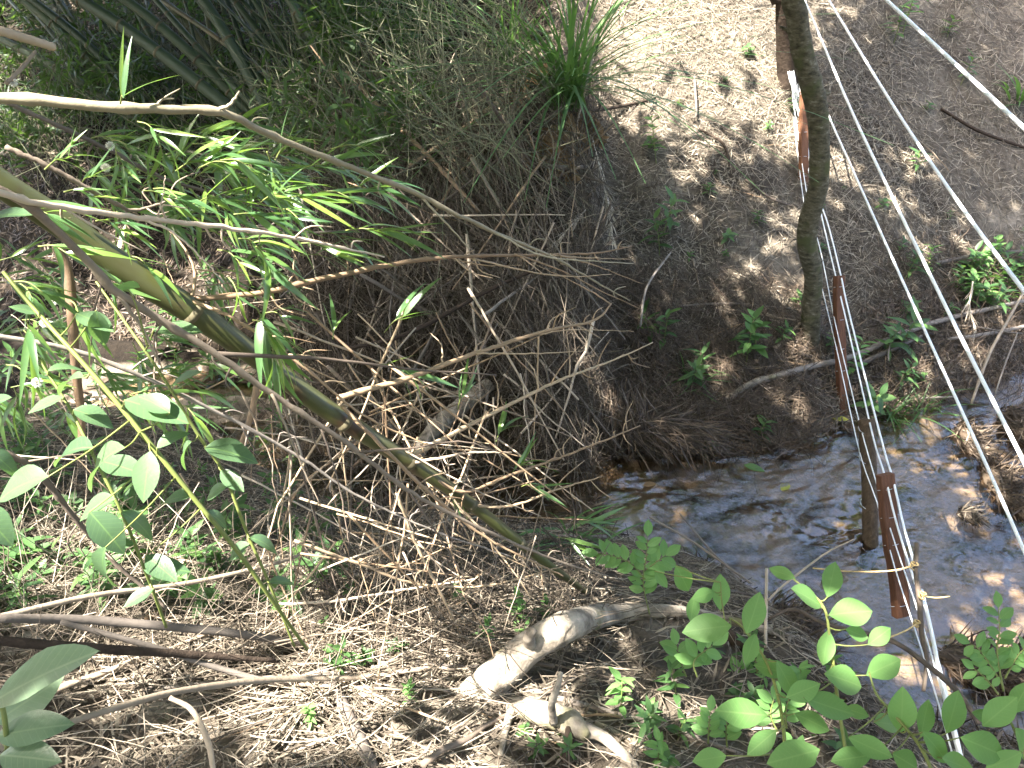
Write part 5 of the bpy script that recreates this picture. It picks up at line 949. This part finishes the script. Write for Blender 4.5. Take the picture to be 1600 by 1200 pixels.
# ------------------------------------------------------------------ broad leaved weeds, left foreground
WL = [leaf_mesh('leaf', 'wleaf', w, 8, dr, fo, 0.45, 0.006) for w, dr, fo in ((0.52, 0.15, 0.18), (0.6, 0.35, 0.3), (0.46, 0.6, 0.35))]
def weed(lst, r, leaves, label, mat='stemgreen', lm=None):
    pts, rad = smooth_path(pix_path(lst), r, 40); t = empty('broad_leaf_weed', pts[-1], label, 'weed')
    tube_obj('stem', pts[::-1], rad[::-1], mat, t, 7)
    for k, (x0, y0, x1, y1, d, fx, fy) in enumerate(leaves):
        a = P(x0, y0, d); e = P(x1, y1, d + 0.02 * (k % 3 - 1)); L = np.linalg.norm(e - a)
        put(link('leaf', (lm or WL)[k % len(lm or WL)], t), a, e - a, -FW * 0.75 + UP * 0.45 + RT * fx + UP * fy, L, t)
        i = int(np.argmin(np.linalg.norm(pts - a, axis=1)))
        if np.linalg.norm(pts[i] - a) > 0.006: tube_obj('leaf_stalk', [pts[i], (pts[i] + a) / 2 - UP * 0.004, a], [0.0016, 0.0013, 0.001], mat, t, 5, 6)
    return t
weed([(5, 425, 1.2), (60, 490, 1.2), (150, 590, 1.2), (240, 700, 1.22), (300, 775, 1.25), (370, 860, 1.3), (430, 945, 1.38), (480, 1015, 1.5)], [0.0028, 0.0036, 0.004, 0.0042, 0.0042, 0.004, 0.0036, 0.003],
     [(195, 625, 292, 650, 1.16, .1, .5), (265, 645, 215, 610, 1.14, 0, .2), (195, 700, 95, 730, 1.15, -.2, .3), (235, 705, 220, 785, 1.16, .1, -.3), (75, 745, -25, 765, 1.1, 0, .2), (150, 485, 160, 550, 1.15, .3, -.5), (120, 490, 175, 510, 1.18, 0, .6), (140, 800, 195, 860, 1.14, .2, .1), (165, 855, 135, 930, 1.12, -.2, -.2), (228, 868, 275, 905, 1.2, 0, .3), (245, 700, 285, 668, 1.2, 0, .5), (130, 590, 75, 585, 1.2, 0, .6), (60, 490, 15, 475, 1.2, 0, .3), (300, 775, 250, 775, 1.25, 0, .5), (320, 800, 365, 815, 1.27, .2, .3)],
     'tall green weed with broad leaves at the left, nearest of its kind')
weed([(150, 440, 1.45), (200, 510, 1.45), (255, 590, 1.45), (310, 680, 1.46), (350, 740, 1.5), (385, 830, 1.55), (420, 910, 1.6), (460, 1010, 1.7)], [0.002, 0.0026, 0.003, 0.0034, 0.0034, 0.0034, 0.003, 0.0026],
     [(240, 515, 312, 510, 1.4, 0, .6), (320, 700, 400, 705, 1.42, 0, .5), (300, 690, 262, 720, 1.42, 0, .4), (345, 735, 380, 765, 1.45, .2, 0), (355, 760, 315, 775, 1.45, 0, .3), (390, 840, 440, 850, 1.52, 0, .4), (270, 600, 310, 575, 1.42, 0, .6), (390, 850, 350, 870, 1.52, 0, .3), (420, 910, 460, 900, 1.58, 0, .4)],
     'thinner green weed stem behind the nearest one')
weed([(-30, 1120, 1.05), (0, 1100, 1.05), (10, 1150, 1.06), (15, 1220, 1.1)], [0.003, 0.0034, 0.0036, 0.004],
     [(-12, 1098, 138, 1005, 1.0, -.1, .8), (-5, 1150, 110, 1125, 1.06, .1, .5), (-10, 1130, 95, 1060, 1.1, .2, -.3), (0, 1180, 90, 1185, 1.05, 0, .4)], 'large glossy leaf plant in the bottom left corner', lm=[leaf_mesh('leaf', 'gleaf', 0.5, 8, 0.12, 0.2, 0.45, 0.006)])
weed([(-10, 620, 1.1), (-5, 660, 1.1), (-10, 720, 1.12)], [0.002, 0.0024, 0.0026], [(-30, 640, 10, 615, 1.08, 0, .4), (-40, 790, 20, 845, 1.1, .2, .3), (-30, 700, 40, 730, 1.1, .1, .4), (-20, 340, 45, 325, 1.15, 0, .6)], 'pale leaves reaching in at the left edge')
weed([(60, 560, 1.3), (110, 640, 1.3), (150, 720, 1.3), (190, 800, 1.32), (230, 900, 1.4), (260, 980, 1.5)], [0.002, 0.0026, 0.003, 0.003, 0.003, 0.003],
     [(100, 620, 40, 640, 1.28, 0, .5), (115, 640, 175, 655, 1.28, 0, .5), (145, 700, 60, 690, 1.26, 0, .4), (155, 720, 225, 735, 1.28, .1, .4), (180, 780, 110, 800, 1.26, 0, .4), (190, 800, 250, 830, 1.3, 0, .4), (210, 850, 150, 850, 1.33, 0, .5), (225, 890, 290, 880, 1.36, 0, .5), (75, 580, 120, 560, 1.28, 0, .5), (240, 920, 190, 945, 1.4, 0, .4)],
     'grey green leafy weed between the two taller weed stems')
weed([(190, 440, 1.2), (210, 470, 1.22), (230, 540, 1.25)], [0.001, 0.0014, 0.0016], [(183, 447, 216, 445, 1.18, 0, .3)], 'single oval bright leaf beside the brown branch', lm=[leaf_mesh('leaf', 'cleaf', 0.5, 6, 0.1, 0.15, 0.5)])

# ------------------------------------------------------------------ light green compound leaves, bottom right
CL = [leaf_mesh('leaf', 'cleaf', w, 8, dr, fo, 0.5, wv_) for w, dr, fo, wv_ in ((0.56, 0.08, 0.16, 0.004), (0.60, 0.2, 0.2, 0.006), (0.52, -0.05, 0.22, 0.004))]
def shrub(stem, r, leaves, label, d0=1.2):
    pts, rad = smooth_path(pix_path(stem), r, 30); t = empty('light_leaf_shrub', pts[0], label, 'shrub', 'light green shrubs at the bottom right')
    tube_obj('stem', pts, rad, 'stemgreen', t, 6)
    for k, (cx, cy, L, an, d) in enumerate(leaves):
        hx, hy = math.cos(R(an)) * L / 2, math.sin(R(an)) * L / 2; a = P(cx - hx, cy - hy, d); e = P(cx + hx, cy + hy, d + RNG.normal(0, .012))
        put(link('leaf', CL[k % 3], t), a, e - a, -FW * 0.8 + UP * 0.5 + 0.28 * rv(1)[0], np.linalg.norm(e - a), t)
        i = int(np.argmin(np.linalg.norm(pts - a, axis=1))); tube_obj('leaf_stalk', [pts[i], (pts[i] + a) / 2 - UP * 0.003, a], [0.0014, 0.0011, 0.0009], 'stemgreen', t, 5, 6)
    return t
shrub([(1330, 1230, 1.2), (1310, 1100, 1.2), (1297, 1000, 1.2), (1285, 945, 1.2), (1240, 905, 1.22)], [0.003, 0.0028, 0.0024, 0.002, 0.0014], [(1300, 905, 58, -75, 1.2), (1332, 956, 74, -8, 1.18), (1222, 896, 44, 200, 1.22), (1262, 932, 52, 215, 1.2), (1375, 994, 46, -35, 1.18), (1290, 1012, 56, 100, 1.2), (1340, 990, 40, 20, 1.2), (1322, 1062, 70, 15, 1.16), (1294, 1104, 82, 20, 1.14), (1382, 1042, 62, -25, 1.17), (1339, 1112, 42, 15, 1.16)], 'light green shrub stem at the bottom right with the topmost upright leaf')
shrub([(1230, 1230, 1.15), (1222, 1120, 1.18), (1200, 1040, 1.2), (1165, 985, 1.2), (1140, 965, 1.2)], [0.003, 0.0028, 0.0022, 0.0018, 0.0012], [(1178, 958, 68, -70, 1.18), (1105, 981, 76, 175, 1.18), (1172, 1014, 52, 110, 1.2), (1230, 1062, 66, 60, 1.17), (1205, 1045, 50, 200, 1.2), (1157, 1114, 84, 185, 1.12), (1240, 1182, 84, 165, 1.1), (1255, 1080, 56, -20, 1.15), (1190, 1160, 60, 140, 1.12), (1270, 1128, 62, 25, 1.15), (1110, 1185, 50, 170, 1.1)], 'light green shrub stem with the pair of leaves spreading left')
shrub([(1470, 1240, 1.1), (1440, 1170, 1.1), (1400, 1120, 1.12), (1370, 1085, 1.14), (1358, 1050, 1.16)], [0.003, 0.0028, 0.0024, 0.002, 0.0014], [(1386, 1130, 42, 5, 1.12), (1410, 1112, 64, -85, 1.12), (1444, 1122, 60, -80, 1.1), (1490, 1112, 70, -72, 1.08), (1465, 1168, 68, 45, 1.06), (1360, 1168, 76, 25, 1.08), (1416, 1190, 50, 30, 1.06), (1540, 1168, 84, 22, 1.05), (1330, 1185, 66, 170, 1.08), (1500, 1195, 60, 20, 1.04)], 'light green shrub stem with the broadest leaves at the bottom edge')
shrub([(1620, 1240, 1.05), (1600, 1180, 1.06), (1580, 1130, 1.08), (1560, 1110, 1.1)], [0.003, 0.0026, 0.002, 0.0014], [(1562, 1112, 70, -40, 1.08), (1602, 1165, 64, 60, 1.06), (1540, 1122, 50, 200, 1.1), (1595, 1090, 56, -60, 1.1), (1570, 1190, 60, 150, 1.05)], 'light green shrub stem in the bottom right corner')
shrub([(1135, 985, 1.7), (1128, 940, 1.7), (1126, 910, 1.7)], [0.0016, 0.0014, 0.001], [(1126, 925, 56, -88, 1.7), (1068, 905, 50, 60, 1.72), (1082, 950, 42, 100, 1.72), (1033, 905, 34, 50, 1.72), (1100, 930, 34, 160, 1.7)], 'smaller light green sprout left of the spreading pair')
def compound(path, n, L, d, label, mat='cleaf'):
    pts, rad = smooth_path(pix_path([(x, y, d) for x, y in path]), np.linspace(0.0028, 0.001, len(path)), 24); t = empty('compound_leaf_plant', pts[0], label, 'plant', 'plants with small paired leaflets')
    tube_obj('stem', pts, rad, 'stemgreen', t, 6)
    for k in range(n):
        i = int(6 + 17 * k / n); D = unit(pts[min(i + 1, 23)] - pts[i - 1]); s = 1 if k % 2 else -1
        put(link('leaf', CL[k % 3], t), pts[i], D * 0.45 + s * np.cross(D, FW) * 0.9 + 0.2 * rv(1)[0], -FW * 0.7 + UP * 0.5 + 0.35 * rv(1)[0], L * U(0.75, 1.1), t)
    put(link('leaf', CL[0], t), pts[-1], pts[-1] - pts[-3], -FW + UP * .4, L, t)
for pth, n, L, lab in (([(1568, 1080), (1558, 1020), (1562, 985), (1560, 950)], 14, .045, 'upright paired leaflet plant at the right bottom above the debris'), ([(1566, 1070), (1548, 1040), (1530, 1015), (1515, 1005)], 10, .045, 'left arm of paired leaflets at the right bottom'), ([(1570, 1060), (1590, 1025), (1605, 1010)], 8, .045, 'paired leaflets at the right edge'), ([(1560, 1085), (1540, 1060), (1522, 1045)], 6, .04, 'lowest paired leaflets at the right bottom')):
    compound(pth, n, L, 2.0, lab)
for pth, n, L, lab in (([(1015, 960), (1005, 910), (1010, 870), (1012, 838)], 16, .055, 'paired leaflet plant above the arching log, its upright stem'), ([(1008, 905), (985, 880), (955, 868), (935, 865)], 12, .055, 'paired leaflets reaching left above the arching log'), ([(1010, 890), (1030, 875), (1040, 868)], 6, .06, 'paired leaflets reaching right above the arching log')):
    compound(pth, n, L, 2.5, lab)
for k in range(11):
    a, b_ = U(990, 1260), U(1020, 1195)
    compound([(a, b_ + 35), (a + U(-15, 15), b_ + 10), (a + U(-25, 25), b_ - 15)], 8, U(.04, .055), U(1.9, 2.4), 'small paired leaflet sprig at the water edge near the bottom')

# ------------------------------------------------------------------ labels that single out each of the look-alikes: by size, nearest landmark and side
LM = {'the long pale pole': (640, 220), 'the strap leaves': (875, 110), 'the hanging frond': (945, 300), 'the upright leaf pair': (205, 120), 'the upper left corner': (0, 0), 'the white straight twig': (300, 348), 'the first culm node': (300, 480), 'the upright rusty stem': (115, 560),
      'the culm foot': (860, 885), 'the culm middle': (540, 650), 'the greenish log': (700, 660), 'the large pale leaf': (245, 635), 'the glossy corner leaf': (70, 1050), 'the arching log': (880, 985), 'the broken stump': (890, 1150), 'the mossy boulder': (250, 1180), 'the two dark branches': (330, 1000),
      'the crooked trunk foot': (1264, 525), 'the second batten': (1313, 540), 'the star shaped herb': (1395, 545), 'the dark slope stick': (1530, 205), 'the sunlit top slope': (1080, 60), 'the pale leafy herb': (1165, 575), 'the lowest cord': (1440, 505), 'the right edge': (1590, 450), 'the white stake': (1197, 950), 'the dark wet log': (1230, 1050), 'the bottom edge leaves': (1360, 1165), 'the sand bar': (370, 620), 'the left edge': (0, 700), 'the sunlit litter': (260, 890), 'the bottom right debris': (1520, 1030), 'the drooping thatch': (950, 620), 'the thicket base': (460, 240)}
def pixel(o):
    m = o.matrix_basis; c = np.array(m.translation) - CAM; d = max(float(c @ FW), 0.05)
    return 800 + FPX * float(c @ RT) / d, 600 - FPX * float(c @ UP) / d
def side(dx, dy):
    if abs(dx) < 28 and abs(dy) < 28: return 'right at'
    v = 'above' if dy < 0 else 'below'; h = 'left of' if dx < 0 else 'right of'
    if abs(dx) > 2 * abs(dy): return h
    if abs(dy) > 2 * abs(dx): return v
    return ('upper ' if dy < 0 else 'lower ') + h
AUTO = {'sticks of the root zone above the water': 'dead root zone stick', 'sticks of the shady right bank': 'dead right bank stick', 'herbs of the left undergrowth': 'green undergrowth herb', 'sticks of the tangled heap': 'thin dead tangle stick', 'leafy bamboo sprigs at the left': 'leafy bamboo sprig', 'small bamboo sprigs near the centre': 'small bamboo sprig', 'thick culms of the bamboo thicket': 'thick dark bamboo culm rooted', 'slender stems of the bamboo thicket': 'slender dark bamboo stem rooted',
        'small sticks on the near bank': 'dead stick on litter', 'small sticks on the far slope': 'dead slope stick', 'herbs among the near bank sticks': 'small near bank herb', 'fine twigs among the bare bamboo branches': 'fine dead twig', 'fine twigs among the left leaves': 'fine twig among leaves', 'herbs of the dense patch at the right': 'dark green patch herb', 'seedlings on the far slope': 'tiny slope seedling',
        'herbs at the near water edge': 'small water edge herb', 'herbs along the sand bar': 'sand bar herb', 'plants with small paired leaflets': 'paired leaflet sprig', 'white seed heads at the left': 'white fluffy seed head', 'bushes behind the bamboo thicket': 'leafy bush behind the bamboo', 'twigs of the bottom right debris': 'sodden twig'}
STEMS = {}
for o in list(COL.objects):
    g = o.get('group')
    if o.parent is None and g in AUTO:
        if g == 'plants with small paired leaflets' and not o['label'].startswith('small paired leaflet sprig'): continue
        x, y = pixel(o); lm = min(LM, key=lambda q: (LM[q][0] - x) ** 2 + (LM[q][1] - y) ** 2)
        STEMS.setdefault((g, lm, side(x - LM[lm][0], y - LM[lm][1])), []).append((math.hypot(x - LM[lm][0], y - LM[lm][1]), o))
ORD = ['', 'second ', 'third ', 'fourth ', 'fifth ', 'sixth ', 'seventh ', 'eighth ', 'ninth ', 'tenth ', 'eleventh ', 'twelfth ', 'thirteenth ', 'fourteenth ', 'fifteenth ', 'sixteenth ', 'seventeenth ', 'eighteenth ', 'nineteenth ', 'twentieth ', 'twenty first ', 'twenty second ', 'twenty third ', 'twenty fourth ']
for (g, lm, sd), lst in STEMS.items():
    lst.sort(key=lambda q: q[0])
    for k, (d_, o) in enumerate(lst):
        if len(lst) == 1: lab = AUTO[g] + ' ' + sd + ' ' + lm
        elif k < len(ORD): lab = (ORD[k] + 'nearest ').strip() + ' ' + AUTO[g] + ' ' + sd + ' ' + lm
        else: lab = AUTO[g] + ' ' + sd + ' ' + lm + ', farther out'
        o['label'] = lab
